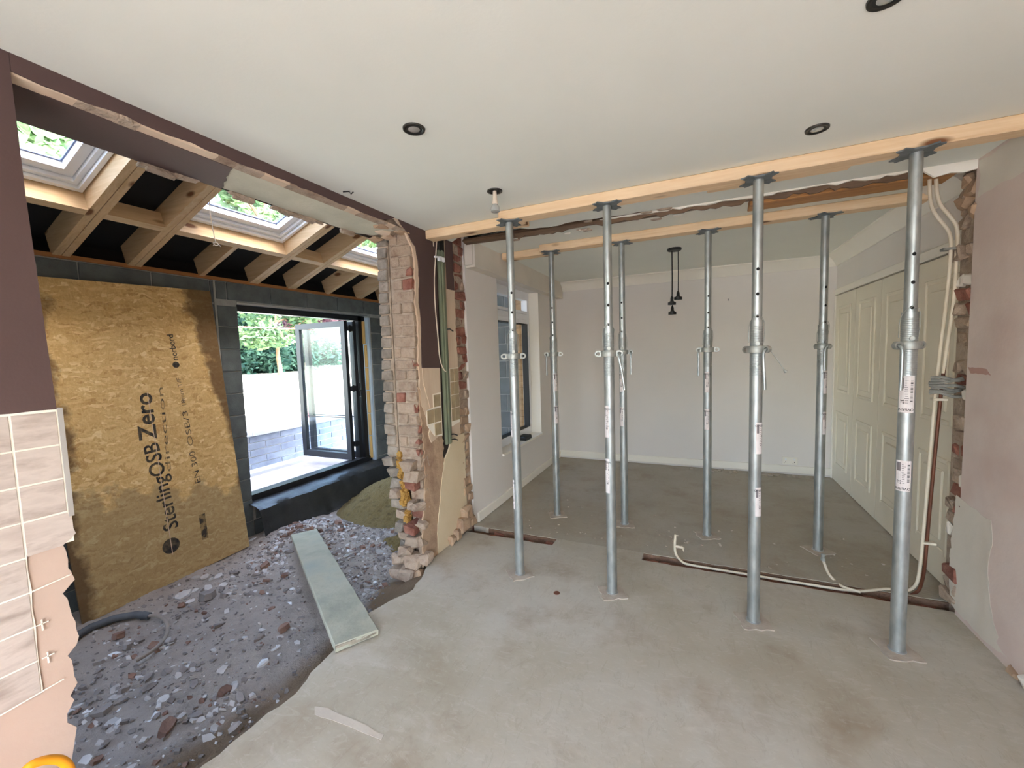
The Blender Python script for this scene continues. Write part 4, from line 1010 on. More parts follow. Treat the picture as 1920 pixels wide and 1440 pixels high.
# ---- rubble: the 300 largest bits singly, the rest as stuff
rgr = random.Random(123)
def shard_mesh(name, mat, sides, flat):
    mb = MB(); n = sides; rs = [rgr.uniform(.6, 1.0) for _ in range(n)]; a0 = rgr.uniform(0, 6)
    asp = rgr.uniform(.5, .95)
    lo = [(math.cos(a0 + 2 * PI * k / n) * rs[k], math.sin(a0 + 2 * PI * k / n) * rs[k] * asp, 0) for k in range(n)]
    hi = [(x * rgr.uniform(.86, .97), y * rgr.uniform(.86, .97), flat * rgr.uniform(.8, 1.2)) for x, y, _ in lo]
    mb.add(lo + hi, [tuple(range(n))[::-1], tuple(range(n, 2 * n))] + [(k, (k + 1) % n, n + (k + 1) % n, n + k) for k in range(n)])
    o = mb.build(name, mat, origin=(0, 0, 0)); me = o.data; bpy.data.objects.remove(o); return me
kinds = {
    'plaster': [shard_mesh('plaster_shard', M_shard_pale, rgr.randint(5, 7), rgr.uniform(.12, .25)) for _ in range(7)],
    'stone': [shard_mesh('stone_fragment', M_shard_grey, rgr.randint(5, 7), rgr.uniform(.25, .55)) for _ in range(7)],
    'chip': [shard_mesh('tile_chip', M_shard_white, rgr.randint(4, 5), rgr.uniform(.08, .14)) for _ in range(4)],
    'brick': [shard_mesh('brick_lump', M_shard_brick, rgr.randint(5, 6), rgr.uniform(.5, .8)) for _ in range(5)]}
ZONES = {'mound': 'heaped between the board and the plank', 'right': 'between the plank and the brick pier', 'middle': 'on the bare ground left of the plank', 'near': 'on the near ground beside the tiled wall'}
NAME = {'plaster': ('plaster_shard', 'flat pale plaster shard', 'shard'), 'stone': ('stone_fragment', 'grey angular stone fragment', 'stone'), 'chip': ('tile_chip', 'thin bluish-white tile chip', 'chip'), 'brick': ('brick_lump', 'brown broken brick lump', 'brick')}
placed = 0
def put(kind, x, y, s, zone, tilt=.25, own=None):
    global placed
    nm, lab, cat = NAME[kind]
    o = bpy.data.objects.new(nm, rgr.choice(kinds[kind])); COL.objects.link(o)
    o.location = (x, y, gh(x, y) - .004); o.scale = (s, s, s * rgr.uniform(.8, 1.2))
    o.rotation_euler = (rgr.uniform(-tilt, tilt), rgr.uniform(-tilt, tilt), rgr.uniform(0, 6.28))
    tag(o, own or lab + ' ' + ZONES[zone], cat, None if own else nm.replace('_', ' ') + 's ' + ZONES[zone]); placed += 1
for px, py, s, kd in ((344, 1118, .085, 'plaster'), (390, 1122, .085, 'stone'), (426, 1116, .05, 'plaster'), (366, 1084, .06, 'plaster'), (384, 1084, .05, 'plaster'), (410, 1082, .06, 'plaster'), (392, 1102, .06, 'plaster'), (470, 1054, .06, 'plaster'), (541, 1133, .03, 'chip'), (566, 1161, .035, 'stone'), (495, 1241, .035, 'chip'), (524, 1210, .035, 'chip'), (317, 1207, .04, 'plaster'), (405, 1228, .02, 'chip'), (215, 1228, .06, 'chip'), (190, 1240, .035, 'plaster'), (288, 1345, .045, 'chip'), (220, 1334, .03, 'chip'), (195, 1334, .065, 'stone'), (163, 1336, .04, 'chip'), (228, 1354, .03, 'chip'), (405, 1318, .03, 'chip'), (313, 1368, .055, 'brick'), (190, 1390, .03, 'plaster'), (370, 1345, .05, 'stone'), (210, 1353, .05, 'plaster'), (263, 1256, .03, 'chip'), (220, 1195, .05, 'brick'), (560, 1010, .05, 'plaster'), (640, 1010, .05, 'chip'), (652, 1040, .06, 'plaster'), (515, 990, .06, 'plaster'), (500, 1002, .07, 'plaster'), (470, 1012, .06, 'chip')):
    q = P(px, py, 'Z', gh(*P(px, py, 'Z', -.27)[:2]))
    own = {(344, 1118): 'broad pale plaster slab lying nearest the foot of the printed board', (390, 1122): 'large flat grey stone beside the pale slab at the board foot',
           (426, 1116): 'pale shard right of the large grey stone near the board foot', (317, 1207): 'pale shard touching the tip of the thin hose tail',
           (313, 1368): 'brown brick lump lowest on the near rubble', (195, 1334): 'grey stone close to the tiled wall end', (566, 1161): 'lone grey stone left of the near half of the plank',
           (215, 1228): 'white tile chip between hose and tiled wall', (524, 1210): 'white chip nearest the plank and slab edge', (288, 1345): 'white angular chip in the middle of the near rubble'}.get((px, py))
    put(kd, q.x, q.y, s, 'near' if py > 1220 else ('right' if px > 600 else ('mound' if py < 1075 else 'middle')), own=own)
def in_plank(x, y):
    d = Vector((x, y, 0)) - Vector((c0.x, c0.y, 0)); ax = Vector((axis.x, axis.y, 0)).normalized(); t = d.dot(ax)
    return -.05 < t < L + .02 and abs(d.dot(Vector((-ax.y, ax.x, 0)))) < W + .02
def spot():
    r = rgr.random()
    if r < .36: x, y, z = rgr.gauss(-3.45, .26), rgr.gauss(2.75, .26), 'mound'
    elif r < .60: x, y, z = rgr.uniform(-2.95, -2.05), rgr.uniform(2.1, 3.3), 'right'
    elif r < .78: x, y, z = rgr.uniform(-3.85, -2.2), rgr.uniform(1.2, 2.4), 'middle'
    else: x, y, z = rgr.uniform(-3.3, -2.0), rgr.uniform(.5, 1.35), 'near'
    if x < -3.88 or in_plank(x, y) or sand_h(x, y) or x > -1.98 or (x > -2.2 and y > 2.3) or (x > -2.14 and y < .62): return spot()
    return x, y, z
while placed < 298:
    x, y, z = spot(); kd = rgr.choices(('plaster', 'stone', 'chip', 'brick'), (.42, .36, .10, .12))[0]
    put(kd, x, y, rgr.uniform(.022, .055) if kd != 'chip' else rgr.uniform(.012, .024), z, .35)
for mat, n, nm in ((M_shard_pale, 2400, 'fine_plaster_debris'), (M_shard_grey, 3800, 'fine_stone_debris'), (M_shard_white, 120, 'fine_white_chips'), (M_shard_brick, 800, 'fine_brick_debris')):
    mb = MB()
    for _ in range(n):
        if nm == 'fine_stone_debris' and rgr.random() < .5:
            x, y = rgr.uniform(-3.9, -1.95), rgr.uniform(.3, 3.2)
            if in_plank(x, y) or sand_h(x, y) or (x > -2.2 and y > 2.3) or (x > -2.14 and y < .62): continue
        else:
            x, y, _z = spot()
            if _z in ('near', 'middle') and rgr.random() < .6: continue
        s = rgr.uniform(.004, .013) if rgr.random() < .75 else rgr.uniform(.012, .028); k = rgr.randint(4, 5); a0 = rgr.uniform(0, 6); z = gh(x, y) - .002; h = s * rgr.uniform(.2, .6); tx, ty_ = rgr.uniform(-.4, .4), rgr.uniform(-.4, .4)
        lo = []; hi = []
        for q in range(k):
            r = s * rgr.uniform(.6, 1.2); dx, dy = r * math.cos(a0 + 2 * PI * q / k), r * .75 * math.sin(a0 + 2 * PI * q / k)
            lo.append((x + dx, y + dy, z + dx * tx + dy * ty_)); hi.append((x + dx * .85, y + dy * .85, z + h + dx * tx + dy * ty_))
        mb.add(lo + hi, [tuple(range(k, 2 * k))] + [(q, (q + 1) % k, k + (q + 1) % k, k + q) for q in range(k)])
    tag(mb.build(nm, mat), {'fine_plaster_debris': 'fine pale plaster crumbs scattered over the dug-out ground', 'fine_stone_debris': 'fine grey stone crumbs scattered over the dug-out ground', 'fine_white_chips': 'tiny white chips sprinkled over the dug-out ground', 'fine_brick_debris': 'fine brown brick crumbs scattered over the dug-out ground'}[nm], 'debris', kind='stuff')

# ================================================================== BEAMS AND PROPS
def beam(x0, x1, y0, y1, z0, z1, label, name='timber_beam', mat=M_beam):
    return tag(MB().cbox(x0, x1, y0, y1, z0, z1, .004, .0015).build(name, mat), label, 'beam')
ZB, ZB2 = 2.337, 2.377
beam(-1.155, 1.286, 2.443, 2.543, ZB, 2.399, 'long near pine beam across the kitchen ceiling carried by the four front props')
beam(-1.785, -1.02, 2.548, 2.645, ZB, 2.399, 'short near pine beam end butting the brown wall under the ceiling')
beam(-1.27, 1.33, 3.507, 3.607, ZB2, 2.439, 'long far pine beam across the back room ceiling carried by the rear props')
beam(-1.68, -1.15, 3.61, 3.705, ZB2, 2.439, 'short far pine beam end overlapping the rear beam beside the pelmet')
beam(.05, .68, 2.546, 2.625, 2.350, 2.372, 'thin pine packing batten against the near beam behind the third front prop', 'packing_batten')

def patch(r, a0, a1, z0, z1, n=8):
    vs = []
    for k in range(n + 1):
        a = a0 + (a1 - a0) * k / n
        vs += [(r * math.cos(a), r * math.sin(a), z0), (r * math.cos(a), r * math.sin(a), z1)]
    return MB().add(vs, [(2 * k, 2 * k + 2, 2 * k + 3, 2 * k + 1) for k in range(n)])
def curved_text(body, r, a, z, h, spin=0):
    """text wrapped on the tube; spin: quarter turns"""
    vs, fs = text_mesh(body, 1, .01); w = max(v.x for v in vs); hh = max(v.y for v in vs); s = h / hh; out = []
    for v in vs:
        x, y = (v.x - w / 2) * s, (v.y - hh / 2) * s
        for _ in range(spin): x, y = -y, x
        t = a + x / r; out.append((r * math.cos(t), r * math.sin(t), z + y))
    return out, fs
def make_prop(name, label, x, y, ztop, face, lug, hand, stickers, slant=0, tall=1.0):
    """steel prop: face = angle of the pin holes, lug = angle of the collar lugs, hand = which lug carries the handle"""
    t = thing(name, label, 'prop', (x, y, 0), 'steel props under the two beams')
    C_, TOP = 1.48, 1.63
    b = MB()
    q = [(.075, -.075), (.075, .075), (-.075, .075), (-.075, -.075)]; ca, sa = math.cos(face + .3), math.sin(face + .3)
    q = ragged([(u * ca - v * sa, u * sa + v * ca) for u, v in q], .008, .03, int(abs(x * 100)) + 3)
    part('base_plate', MB().prism([(u, v, .0005) for u, v in q], (0, 0, .006)), M_dust, t, local=True)
    part('base_flange', MB().lathe([(.036, .0065), (.036, .010), (.031, .012)], n=24), M_silver, t, local=True, smooth=True)
    prof = [(.030, .008), (.030, 1.34)]
    z = 1.345
    while z < 1.60: prof += [(.0308, z), (.0308, z + .0035), (.0296, z + .005), (.0296, z + .0065)]; z += .0085
    prof += [(.0305, 1.602), (.0305, TOP), (.0245, TOP)]
    part('outer_tube', MB().lathe(prof, n=28), M_steel, t, local=True, smooth=True, sharp=50)
    part('inner_tube', MB().lathe([(.0243, TOP - .02), (.0243, 2.09), (.0247, 2.095), (.0243, 2.10), (.0243, ztop - .006)], n=26), M_steel, t, local=True, smooth=True)
    hl = MB()
    for sgn in (0, PI):
        for zz in (1.650, 1.762, 1.887):
            d = Vector((math.cos(face + sgn), math.sin(face + sgn), 0)); s = Vector((-d.y, d.x, 0)); n = 12
            vs = [d * .0246 + s * (.0072 * math.cos(k * 2 * PI / n)) + Vector((0, 0, zz + .0085 * math.sin(k * 2 * PI / n))) for k in range(n)]
            hl.add([v - d * .002 for v in vs] + vs, [tuple(range(n, 2 * n))] + [(k, (k + 1) % n, n + (k + 1) % n, n + k) for k in range(n)])
    part('pin_hole', hl, M_hole, t, local=True)
    # head plate with notched corners
    pl_ = []
    for k in range(4):
        a = face + k * PI / 2 + PI / 4
        for da, r in ((-.42, .062), (-.20, .098), (.0, .088), (.20, .098), (.42, .062)): pl_.append((r * math.cos(a + da), r * math.sin(a + da)))
    part('head_plate', MB().prism([(u, v, ztop - .0075) for u, v in pl_], (0, 0, .0065)), M_plateg, t, local=True)
    # collar nut with two lugs
    co = part('collar', MB().lathe([(.031, C_ - .018), (.044, C_ - .018), (.046, C_ - .012), (.046, C_ + .012), (.044, C_ + .018), (.031, C_ + .018)], n=26), M_steel2, t, local=True, smooth=True)
    for s in (-1, 1):
        d = Vector((math.cos(lug), math.sin(lug), 0)) * s; e = Vector((-d.y, d.x, 0)); m = MB(); n = 14; c = d * .060 + Vector((0, 0, C_))
        ro_ = [(c + d * (.024 * math.cos(k * 2 * PI / n)) + Vector((0, 0, .019 * math.sin(k * 2 * PI / n)))) for k in range(n)]
        ri = [(c + d * .003 + d * (.011 * math.cos(k * 2 * PI / n)) + Vector((0, 0, .010 * math.sin(k * 2 * PI / n)))) for k in range(n)]
        vs = [v - e * .008 for v in ro_] + [v + e * .008 for v in ro_] + [v - e * .008 for v in ri] + [v + e * .008 for v in ri]
        fs = []
        for k in range(n):
            k2 = (k + 1) % n; fs += [(k, k2, n + k2, n + k), (2 * n + k, 3 * n + k, 3 * n + k2, 2 * n + k2), (k, 2 * n + k, 2 * n + k2, k2), (n + k, n + k2, 3 * n + k2, 3 * n + k)]
        part('lug', m.add(vs, fs), M_steel2, co, local=True)
    if hand:
        d = Vector((math.cos(lug), math.sin(lug), 0)) * hand; e = Vector((-d.y, d.x, 0)); e = e if e.dot(Vector((-x, -y, 0))) > 0 else -e
        p0 = d * .063 + Vector((0, 0, C_)); 
        hp_ = [p0 - e * .02, p0 + e * .008, p0 + e * .020 + Vector((0, 0, -.008)), p0 + e * .024 + Vector((0, 0, -.03)), p0 + e * .024 - d * slant * .5 + Vector((0, 0, -.10)), p0 + e * .022 - d * slant + Vector((0, 0, -.185 * tall))]
        part('handle', MB().tube(hp_, .0075, 10), M_steel, co, local=True, smooth=True)
    d = Vector((math.cos(face), math.sin(face), 0)); e = Vector((-d.y, d.x, 0))
    part('pin', MB().tube([d * -.055 + Vector((0, 0, C_ + .030)), d * .040 + Vector((0, 0, C_ + .030))], .0085, 10).tube([d * .038 + Vector((0, 0, C_ + .03)), d * .043 + Vector((0, 0, C_ + .03))], .010, 10), M_steel2, t, local=True)
    w = []
    for k in range(15):
        a = face - 1.9 + 3.8 * k / 14; zz = C_ + .035 + .14 * math.sin(PI * k / 14) ** .6 * (1 if k % 2 else .96)
        w.append((.036 * math.cos(a), .036 * math.sin(a), zz))
    part('pin_wire', MB().tube(w, .0016, 5), M_steel2, t, local=True)
    for (a, z0, z1, width, words_) in stickers:
        r = .0304; a0, a1 = a - width / 2, a + width / 2
        st = part('sticker', patch(r, a0, a1, z0, z1), M_paper, t, local=True)
        rgs = random.Random(int(z0 * 1000) + int(x * 50)); pm = MB(); rr = r + .0004; H_ = z1 - z0
        for (s_, da, zz, hgt, spin) in words_:
            vs, fs = curved_text(s_, rr, a + da * width, z0 + zz * H_, hgt, spin)
            pm.add(vs, fs)
        for k in range(15):                      # bar code and rows of fine print
            zz = z0 + H_ * (.30 + .60 * k / 15); hb = rgs.uniform(.001, .0035)
            q = patch(rr, a0 + width * .74, a0 + width * .90, zz, zz + hb, 3); pm.add(q.v, q.f)
        part('print', pm, M_ink, st, local=True)
        gm = MB()
        for k in range(11):
            zz = z0 + H_ * (.26 + .66 * k / 11); q = patch(rr, a0 + width * rgs.uniform(.40, .46), a0 + width * rgs.uniform(.52, .68), zz, zz + .0022, 3); gm.add(q.v, q.f)
        q = patch(rr, a0 + width * .08, a0 + width * .36, z0 + H_ * .66, z0 + H_ * .94, 3); gm.add(q.v, q.f)
        part('fine_print', gm, M_inkg, st, local=True)
    return t
def toward(x, y): return math.atan2(-y, -x)
X1 = [-1.1, -.4793, .2805, .8883]; X2 = [-1.1764, -.5692, .0735, .8020]; YF, YR = 2.4934, 3.5574
UP = [('OVERN', 0, .90, .011, 0), ('37', .1, .30, .012, 1)]; DN = [('OVERNI', 0, .08, .012, 2), ('37', -.22, .30, .014, 3)]
W_ = 1.7
def A(x, y, off): return toward(x, y) + off       # + turns the detail to the photo's right
make_prop('steel_prop', 'front row galvanised prop nearest the broken brick pier with its adjusting handle turned away', X1[0], YF, ZB, A(X1[0], YF, .05), A(X1[0], YF, PI / 2 + .15), 0, [(A(X1[0], YF, -1.25), .46, .66, 1.0, UP), (A(X1[0], YF, -1.25), .95, 1.12, .9, UP)])
make_prop('steel_prop', 'front row galvanised prop with handle dangling on its right, second from the brick pier', X1[1], YF, ZB, A(X1[1], YF, .0), A(X1[1], YF, PI / 2 - .2), 1, [(A(X1[1], YF, -.75), .98, 1.17, 1.1, UP), (A(X1[1], YF, -.75), .64, .85, 1.1, UP)], -.03, 1.15)
make_prop('steel_prop', 'front row galvanised prop with handle at centre and a loose wire, left of the rightmost', X1[2], YF, ZB, A(X1[2], YF, .1), A(X1[2], YF, PI / 2 - .75), 1, [(A(X1[2], YF, .75), .935, 1.10, 1.3, UP), (A(X1[2], YF, .75), .60, .755, 1.3, UP)], -.01, 1.1)
make_prop('steel_prop', 'rightmost front galvanised prop with handle on its left and two large stickers numbered 37', X1[3], YF, ZB, A(X1[3], YF, .25), A(X1[3], YF, PI / 2 + .9), -1, [(A(X1[3], YF, -.1), 1.17, 1.34, 2.0, DN), (A(X1[3], YF, -.1), .80, .945, 2.0, DN)], .0, 1.1)
S2 = lambda a: [(a, 1.15, 1.31, 1.1, UP), (a, .86, 1.02, 1.1, UP)]
make_prop('steel_prop', 'rear row galvanised prop standing nearest the back room window', X2[0], YR, ZB2, A(X2[0], YR, -.1), A(X2[0], YR, PI / 2), -1, S2(A(X2[0], YR, .5)), .0, 1.0)
make_prop('steel_prop', 'rear row galvanised prop close behind the front prop with the dangling handle', X2[1], YR, ZB2, A(X2[1], YR, -.2), A(X2[1], YR, PI / 2 + .1), 1, S2(A(X2[1], YR, -.6)), .0, 1.0)
make_prop('steel_prop', 'rear row galvanised prop just right of the black hanging lamp, handle on its left', X2[2], YR, ZB2, A(X2[2], YR, .15), A(X2[2], YR, PI / 2 - .1), -1, S2(A(X2[2], YR, -.2)), .0, 1.1)
make_prop('steel_prop', 'rear row galvanised prop in front of the cream cupboard doors', X2[3], YR, ZB2, A(X2[3], YR, .5), A(X2[3], YR, PI / 2 - 1.0), 1, S2(A(X2[3], YR, .9)), .0, .9)
lwx = Vector((X1[2], YF, 1.47)); dv = AX_R
tag(MB().tube([lwx + dv * .055 - AX_F * .03, lwx + dv * .09 - AX_F * .035 + Vector((0, 0, -.05)), lwx + dv * .125 - AX_F * .035 + Vector((0, 0, -.10))], .0018, 6).tube([lwx + dv * .120 - AX_F * .035 + Vector((0, 0, -.094)), lwx + dv * .132 - AX_F * .035 + Vector((0, 0, -.108))], [.003, .009], 8).build('loose_wire', M_steel2), 'short loose wire sticking out right of the collar on the third front prop', 'wire')

# ================================================================== CEILING FITTINGS
def downlight(x, y, label):
    t = thing('downlight', label, 'light', (x, y, 2.4), 'recessed downlights in the kitchen ceiling')
    part('bezel', MB().lathe([(.030, -.002), (.034, -.007), (.043, -.006), (.044, 0)], n=28), M_chrome2, t, local=True, smooth=True, sharp=60)
    part('recess_shade', MB().lathe([(.020, -.0035), (.031, -.0045)], n=24), M_blackpl, t, local=True)  # flat black ring painting the shaded recess, no hole is cut
    part('lamp', MB().lathe([(0, -.0058), (.012, -.0065), (.023, -.0045)], n=20), M_bulb, t, local=True, smooth=True)
M_chrome2 = plain('dark_nickel', (70, 68, 64), .35, .8)
downlight(-1.027, 1.422, 'dark-rimmed recessed downlight on the left of the kitchen ceiling')
downlight(.458, 2.193, 'dark-rimmed recessed downlight close to the pine beam on the right')
downlight(.453, 1.470, 'dark-rimmed recessed downlight cut off by the top edge of the photo')
t = thing('downlight', 'dangling downlight bulb pulled out of its ring beside the pine beam', 'light', (-1.027, 2.142, 2.4))
part('bezel', MB().lathe([(.026, -.002), (.032, -.008), (.042, -.006), (.043, 0)], n=28), M_chrome2, t, local=True, smooth=True)
part('ring_hole', MB().lathe([(0, -.0015), (.027, -.0018)], n=20), M_hole, t, local=True)
part('lamp_holder', MB().lathe([(.010, -.002), (.012, -.03), (.013, -.055), (.016, -.057), (.016, -.072), (.012, -.074)], n=18), M_cable, t, local=True, smooth=True)
part('bulb', MB().lathe([(.012, -.07), (.022, -.085), (.025, -.092), (.0255, -.112), (.022, -.114), (0, -.112)], n=22), M_bulb, t, local=True, smooth=True)
# three-lamp black pendant
t = thing('pendant_light', 'black ceiling rose with lampholders hanging on black cords in the back room', 'light', (-.20, 4.304, 2.44))
part('ceiling_rose', MB().lathe([(0, -.022), (.058, -.022), (.064, -.016), (.064, 0)], n=28), M_blackpl, t, local=True, smooth=True)
def holder(dx, dy, z, nm='cord'):
    c = part(nm, MB().tube([(dx, dy, -.02), (dx + .002, dy, (z - 2.44) / 2), (dx, dy, z - 2.44 + .05)], .0042, 8), M_blackpl, t, local=True)
    zz = z - 2.44
    part('lamp_holder', MB().lathe([(.004, zz + .075), (.010, zz + .060), (.013, zz + .055), (.015, zz + .025), (.022, zz + .018), (.022, zz + .012), (.036, zz + .012), (.036, zz - .012), (.020, zz - .012)], (dx, dy, 0), 18), M_blackpl, c, local=True, smooth=True, sharp=35)
holder(-.022, -.01, 1.925); holder(.032, .012, 1.972); holder(-.020, .012, 1.835)
hk = P(655, 358, 'Z', 2.398)
tag(MB().tube([hk + Vector((-.035, -.01, -.002)), hk + Vector((0, 0, -.003)), hk + Vector((.004, .006, -.016)), hk + Vector((.012, .016, -.002))], .003, 6).build('ceiling_hook', M_blackpl), 'small dark bent nail in the ceiling near the brown lintel', 'nail')
hk = P(1365, 562, 'Y', YB - .006)
tag(MB().tube([hk + Vector((0, .006, .012)), hk + Vector((0, -.008, .008)), hk + Vector((0, -.010, -.012))], .004, 6).build('wall_hook', M_blackpl), 'tiny dark hook on the grey back wall right of the hanging lamp', 'hook')
# socket on the back wall
a, b = P(1464, 858, 'Y', YB), P(1498, 874, 'Y', YB)
sk = thing('wall_socket', 'white double socket low on the grey back wall above the baseboard', 'socket', ((a.x + b.x) / 2, YB, .16))
part('face_plate', MB().cbox(-.075, .075, -.012, .002, -.043, .043, .003), M_white, sk, local=True)
part('switch', MB().cbox(-.05, -.035, -.016, -.011, .008, .026, .001).cbox(.035, .05, -.016, -.011, .008, .026, .001), M_upvc, sk, local=True)
part('pin_slots', MB().box(-.046, -.040, -.0125, -.0115, -.02, -.008).box(.040, .046, -.0125, -.0115, -.02, -.008).box(-.058, -.054, -.0125, -.0115, -.03, -.022).box(.028, .032, -.0125, -.0115, -.03, -.022), M_hole, sk, local=True)

# ================================================================== PIPES, CABLES, SMALL THINGS
def smooth_path(pts, n=4, it=2):
    out = []
    for i in range(len(pts) - 1): out += [pts[i].lerp(pts[i + 1], k / n) for k in range(n)]
    out.append(pts[-1])
    for _ in range(it): out = [out[0]] + [(out[i - 1] + out[i] * 2 + out[i + 1]) / 4 for i in range(1, len(out) - 1)] + [out[-1]]
    return out
YP = 3.08
pa = [P(x, y, 'Y', YP) for x, y in ((1743, 330), (1743, 365), (1747, 392), (1762, 413), (1778, 430), (1784, 450), (1781, 500), (1775, 560), (1757, 700), (1743, 860), (1731, 1000), (1724, 1075), (1718, 1098))]
pa += [P(1704, 1108, 'Z', .02), P(1688, 1107, 'Z', .015), P(1660, 1103, 'Z', .01)]
pa_b = [P(x, y, 'Z', -.005) for x, y in ((1600, 1097), (1500, 1081), (1400, 1068), (1320, 1056), (1290, 1052))]
pa_b = [Vector((q.x, 3.035, -.008)) for q in pa_b]
tailp = [Vector((-.09, 3.045, -.005)), Vector((-.125, 3.08, .01))] + [P(x, y, 'Y', 3.10) for x, y in ((1266, 1036), (1265, 1020), (1266, 1010))]
pipe1 = tag(MB().tube(smooth_path(pa + pa_b + tailp, 4, 3), .0085, 10).build('heating_pipe', M_pipe, smooth=True), 'long cream-painted pipe bending down the right brick edge and along the floor channel', 'pipe')
v0 = tailp[-1]
part('valve_stub', MB().tube([v0 + Vector((0, 0, -.004)), v0 + Vector((0, 0, .03))], [.009, .006], 8).tube([v0 + Vector((0, 0, .022)), v0 + Vector((.02, 0, .026))], .004, 6).tube([v0 + Vector((.0, 0, -.055)), v0 + Vector((.052, 0, -.058))], .008, 8).tube([v0 + Vector((.052, 0, -.058)), v0 + Vector((.056, 0, -.085))], [.010, .003], 8), M_pipe, pipe1)
pb = [P(x, y, 'Y', YP + .012) for x, y in ((1755, 332), (1757, 366), (1762, 384), (1780, 404), (1793, 420), (1796, 440), (1793, 490), (1789, 560), (1768, 700), (1752, 860), (1739, 1000), (1733, 1075))]
pb += [P(1724, 1108, 'Z', .01), P(1705, 1117, 'Z', -.01)] + [Vector((x, 3.012, -.022)) for x in (1.05, .8, .4, 0, -.2)]
pipe2 = tag(MB().tube(smooth_path(pb, 4, 2), .0085, 10).build('heating_pipe', M_pipebrown, smooth=True), 'brown-backed pipe beside the cream one on the right brick edge', 'pipe')
pbu = smooth_path(pb[:9], 4, 2)
part('paint_coat', MB().tube(pbu, .0092, 10), M_pipe, pipe2, smooth=True)
br = [Vector((.90, 3.03, 0)), Vector((.82, 3.05, .004))] + [P(x, y, 'Y', 3.14) for x, y in ((1568, 1092), (1553, 1076), (1546, 1058), (1543, 1048))]
b3 = tag(MB().tube(smooth_path(br, 4, 2), .008, 10).build('branch_pipe', M_pipe, smooth=True), 'short cream branch pipe curving up from the floor channel beside the rear prop', 'pipe')
part('compression_nut', MB().lathe([(.009, -.012), (.013, -.010), (.013, .008), (.009, .010), (.009, .02), (.012, .022), (.012, .032), (.006, .034)], br[-1], 10), M_steel2, b3)
for px, py, yv in ((1776, 467, YP), (1757, 749, YP), (1737, 1018, YP)):
    c = P(px, py, 'Y', yv); ok = tag(MB().cbox(c.x - .020, c.x + .042, yv - .012, yv + .03, c.z - .007, c.z + .007, .002).build('pipe_clip', M_rag if py < 500 else M_pipe), {467: 'grey pipe clip high on the right-hand pair of pipes', 749: 'cream pipe clip halfway down the pair of pipes', 1018: 'cream pipe clip near the foot of the pair of pipes'}[py], 'clip')
# bundle of grey cable round the pipes
c = P(1778, 720, 'Y', 3.04); rg = random.Random(9)
cb = thing('cable_bundle', 'coil of grey cable bunched against the broken brickwork behind the pipes', 'cable', tuple(c))
for k in range(7):
    p0 = c + Vector((-.075 + rg.uniform(-.01, .01), -.01, .035 - k * .014)); p3 = c + Vector((.065, rg.uniform(-.02, .03), .05 - k * .018 + rg.uniform(-.02, .02)))
    part('cable_loop', MB().tube(smooth_path([p0, p0 + Vector((.03, -.025, .012 * rg.uniform(-1, 1))), p0.lerp(p3, .6) + Vector((0, -.03, .014 * rg.uniform(-1, 1))), p3], 4, 2), .0085, 8), M_rag, cb, smooth=True)
# green channel and white cable at the left nib
gpts = [P(x, y, 'X', XL + .004) for x, y in ((822, 478), (835, 840))]
ch = thing('vertical_channel', 'green-stained vertical channel in the chase beside the brown painted wall', 'channel', (XL, 2.76, .8))
part('channel_face', MB().cbox(-1.815, XL + .008, 2.715, 2.795, .80, 2.30, .008), M_green, ch)
part('channel_rib', MB().cbox(XL + .004, XL + .016, 2.742, 2.768, .80, 2.30, .004), M_green, ch)
part('upper_sleeve', MB().cbox(-1.812, XL + .006, 2.722, 2.80, 2.15, 2.40, .008), M_blackpl, ch)
for yy, zz in ((2.775, 1.70), (2.775, .87), (2.78, .83)):
    part('bent_nail', MB().tube([(XL + .005, yy, zz), (XL + .03, yy + .01, zz + .004), (XL + .035, yy + .05, zz - .012)], .005, 6), M_blackpl, ch)
cp = [P(x, y, 'X', XL + .008) for x, y in ((819, 450), (817, 480), (814, 520), (815, 560), (818, 600), (821, 630), (823, 660), (826, 680), (832, 693), (836, 697))]
wc = tag(MB().tube(smooth_path(cp, 3, 1), .0045, 8).build('white_cable', M_cable, smooth=True), 'cream cable running down beside the green channel with a connector block', 'cable')
cpx = P(822, 484, 'X', XL + .02)
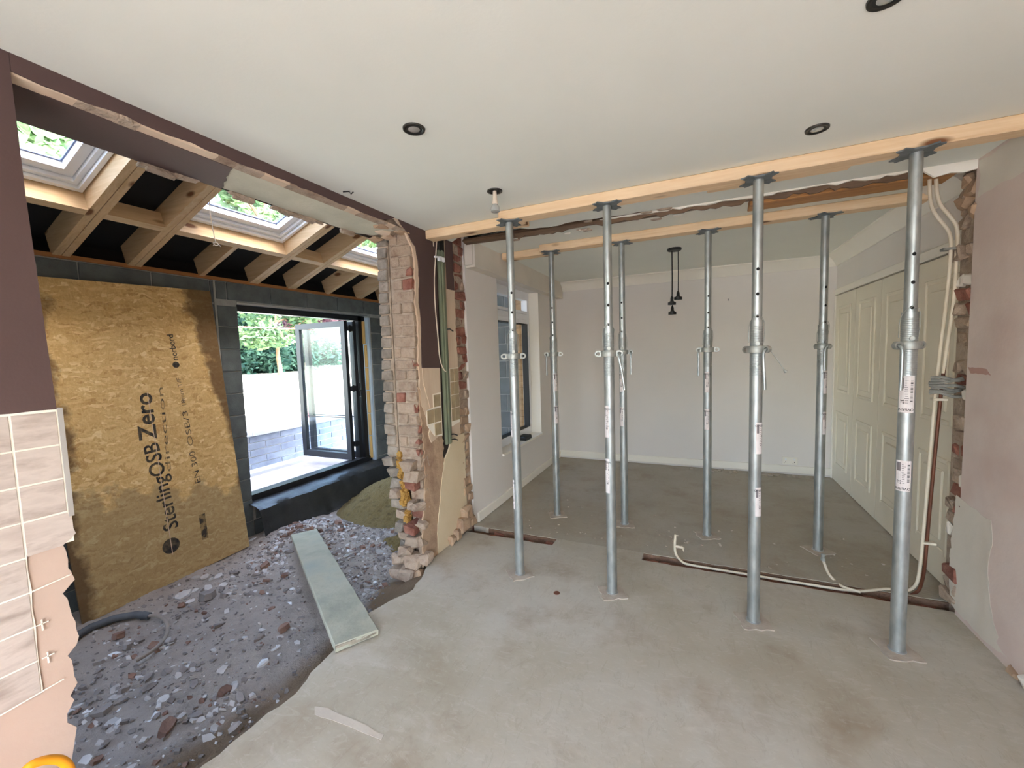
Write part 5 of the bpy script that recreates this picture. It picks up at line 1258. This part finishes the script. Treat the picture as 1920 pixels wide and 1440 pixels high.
part('connector_block', MB().cbox(cpx.x - .006, cpx.x + .014, cpx.y - .01, cpx.y + .025, cpx.z - .02, cpx.z + .005, .004).cbox(cpx.x - .006, cpx.x + .014, cpx.y + .04, cpx.y + .075, cpx.z - .018, cpx.z + .016, .006).tube([cpx + Vector((0, -.05, .0)), cpx + Vector((.004, .03, .012)), cpx + Vector((0, .06, .004))], .008, 6), M_upvc, wc)
tag(MB().tube([P(812, 447, 'X', XL + .006), P(813, 462, 'X', XL + .006)], .004, 6).build('cable_stub', M_cable), 'short cream cable stub under the beam end on the brown wall', 'cable')
# small black box on the window sill
q0 = P(975, 828, 'X', -1.84)
bx = tag(MB().cbox(-1.90, -1.79, 4.35, 4.53, WZ0 + .022, WZ0 + .064, .006).build('sill_box', M_blackpl), 'small black box lying on the white sill of the back room window', 'box')
part('box_lid', MB().cbox(-1.895, -1.795, 4.355, 4.525, WZ0 + .063, WZ0 + .07, .003), M_blackpl, bx)
# brown spot-like disc on the screed
q0 = P(1044, 1112, 'Z', 0)
tag(MB().lathe([(0, .003), (.018, .003), (.02, .0)], (q0.x, q0.y, .0005), 18).build('rust_disc', plain('rust_brown', (120, 72, 52), .85)), 'small rust-brown disc lying on the screed between the two left front props', 'disc')
# paler strip of old grout line on the screed
qs = [tuple(P(x, y, 'Z', 0)[:2]) for x, y in ((590, 1325), (615, 1328), (720, 1378), (715, 1388), (690, 1378), (590, 1340))]
tag(part('pale_screed_patch', xy_slab(ragged(qs, .006, .04, 201), .0006, .0012), mottled('pale_screed', (188, 176, 160), (200, 190, 174), 8, .9, .2, 60), fl))
# orange tub, only its handle shows
tb_ = thing('orange_tub', 'orange flexible tub by the tiled wall, only its looped handle showing', 'tub', (-1.50, .27, 0))
part('tub_body', MB().lathe([(0, .004), (.13, .004), (.15, .02), (.185, .30), (.192, .305), (.190, .315), (.178, .31), (.14, .03), (0, .02)], n=28), M_orange, tb_, local=True, smooth=True)
hd = [P(x, y, 'X', -1.58) for x, y in ((42, 1450), (60, 1432), (88, 1424), (112, 1424), (128, 1434), (134, 1452))]
part('handle', MB().tube(smooth_path(hd, 4, 2), .011, 10), M_orange, tb_, smooth=True)
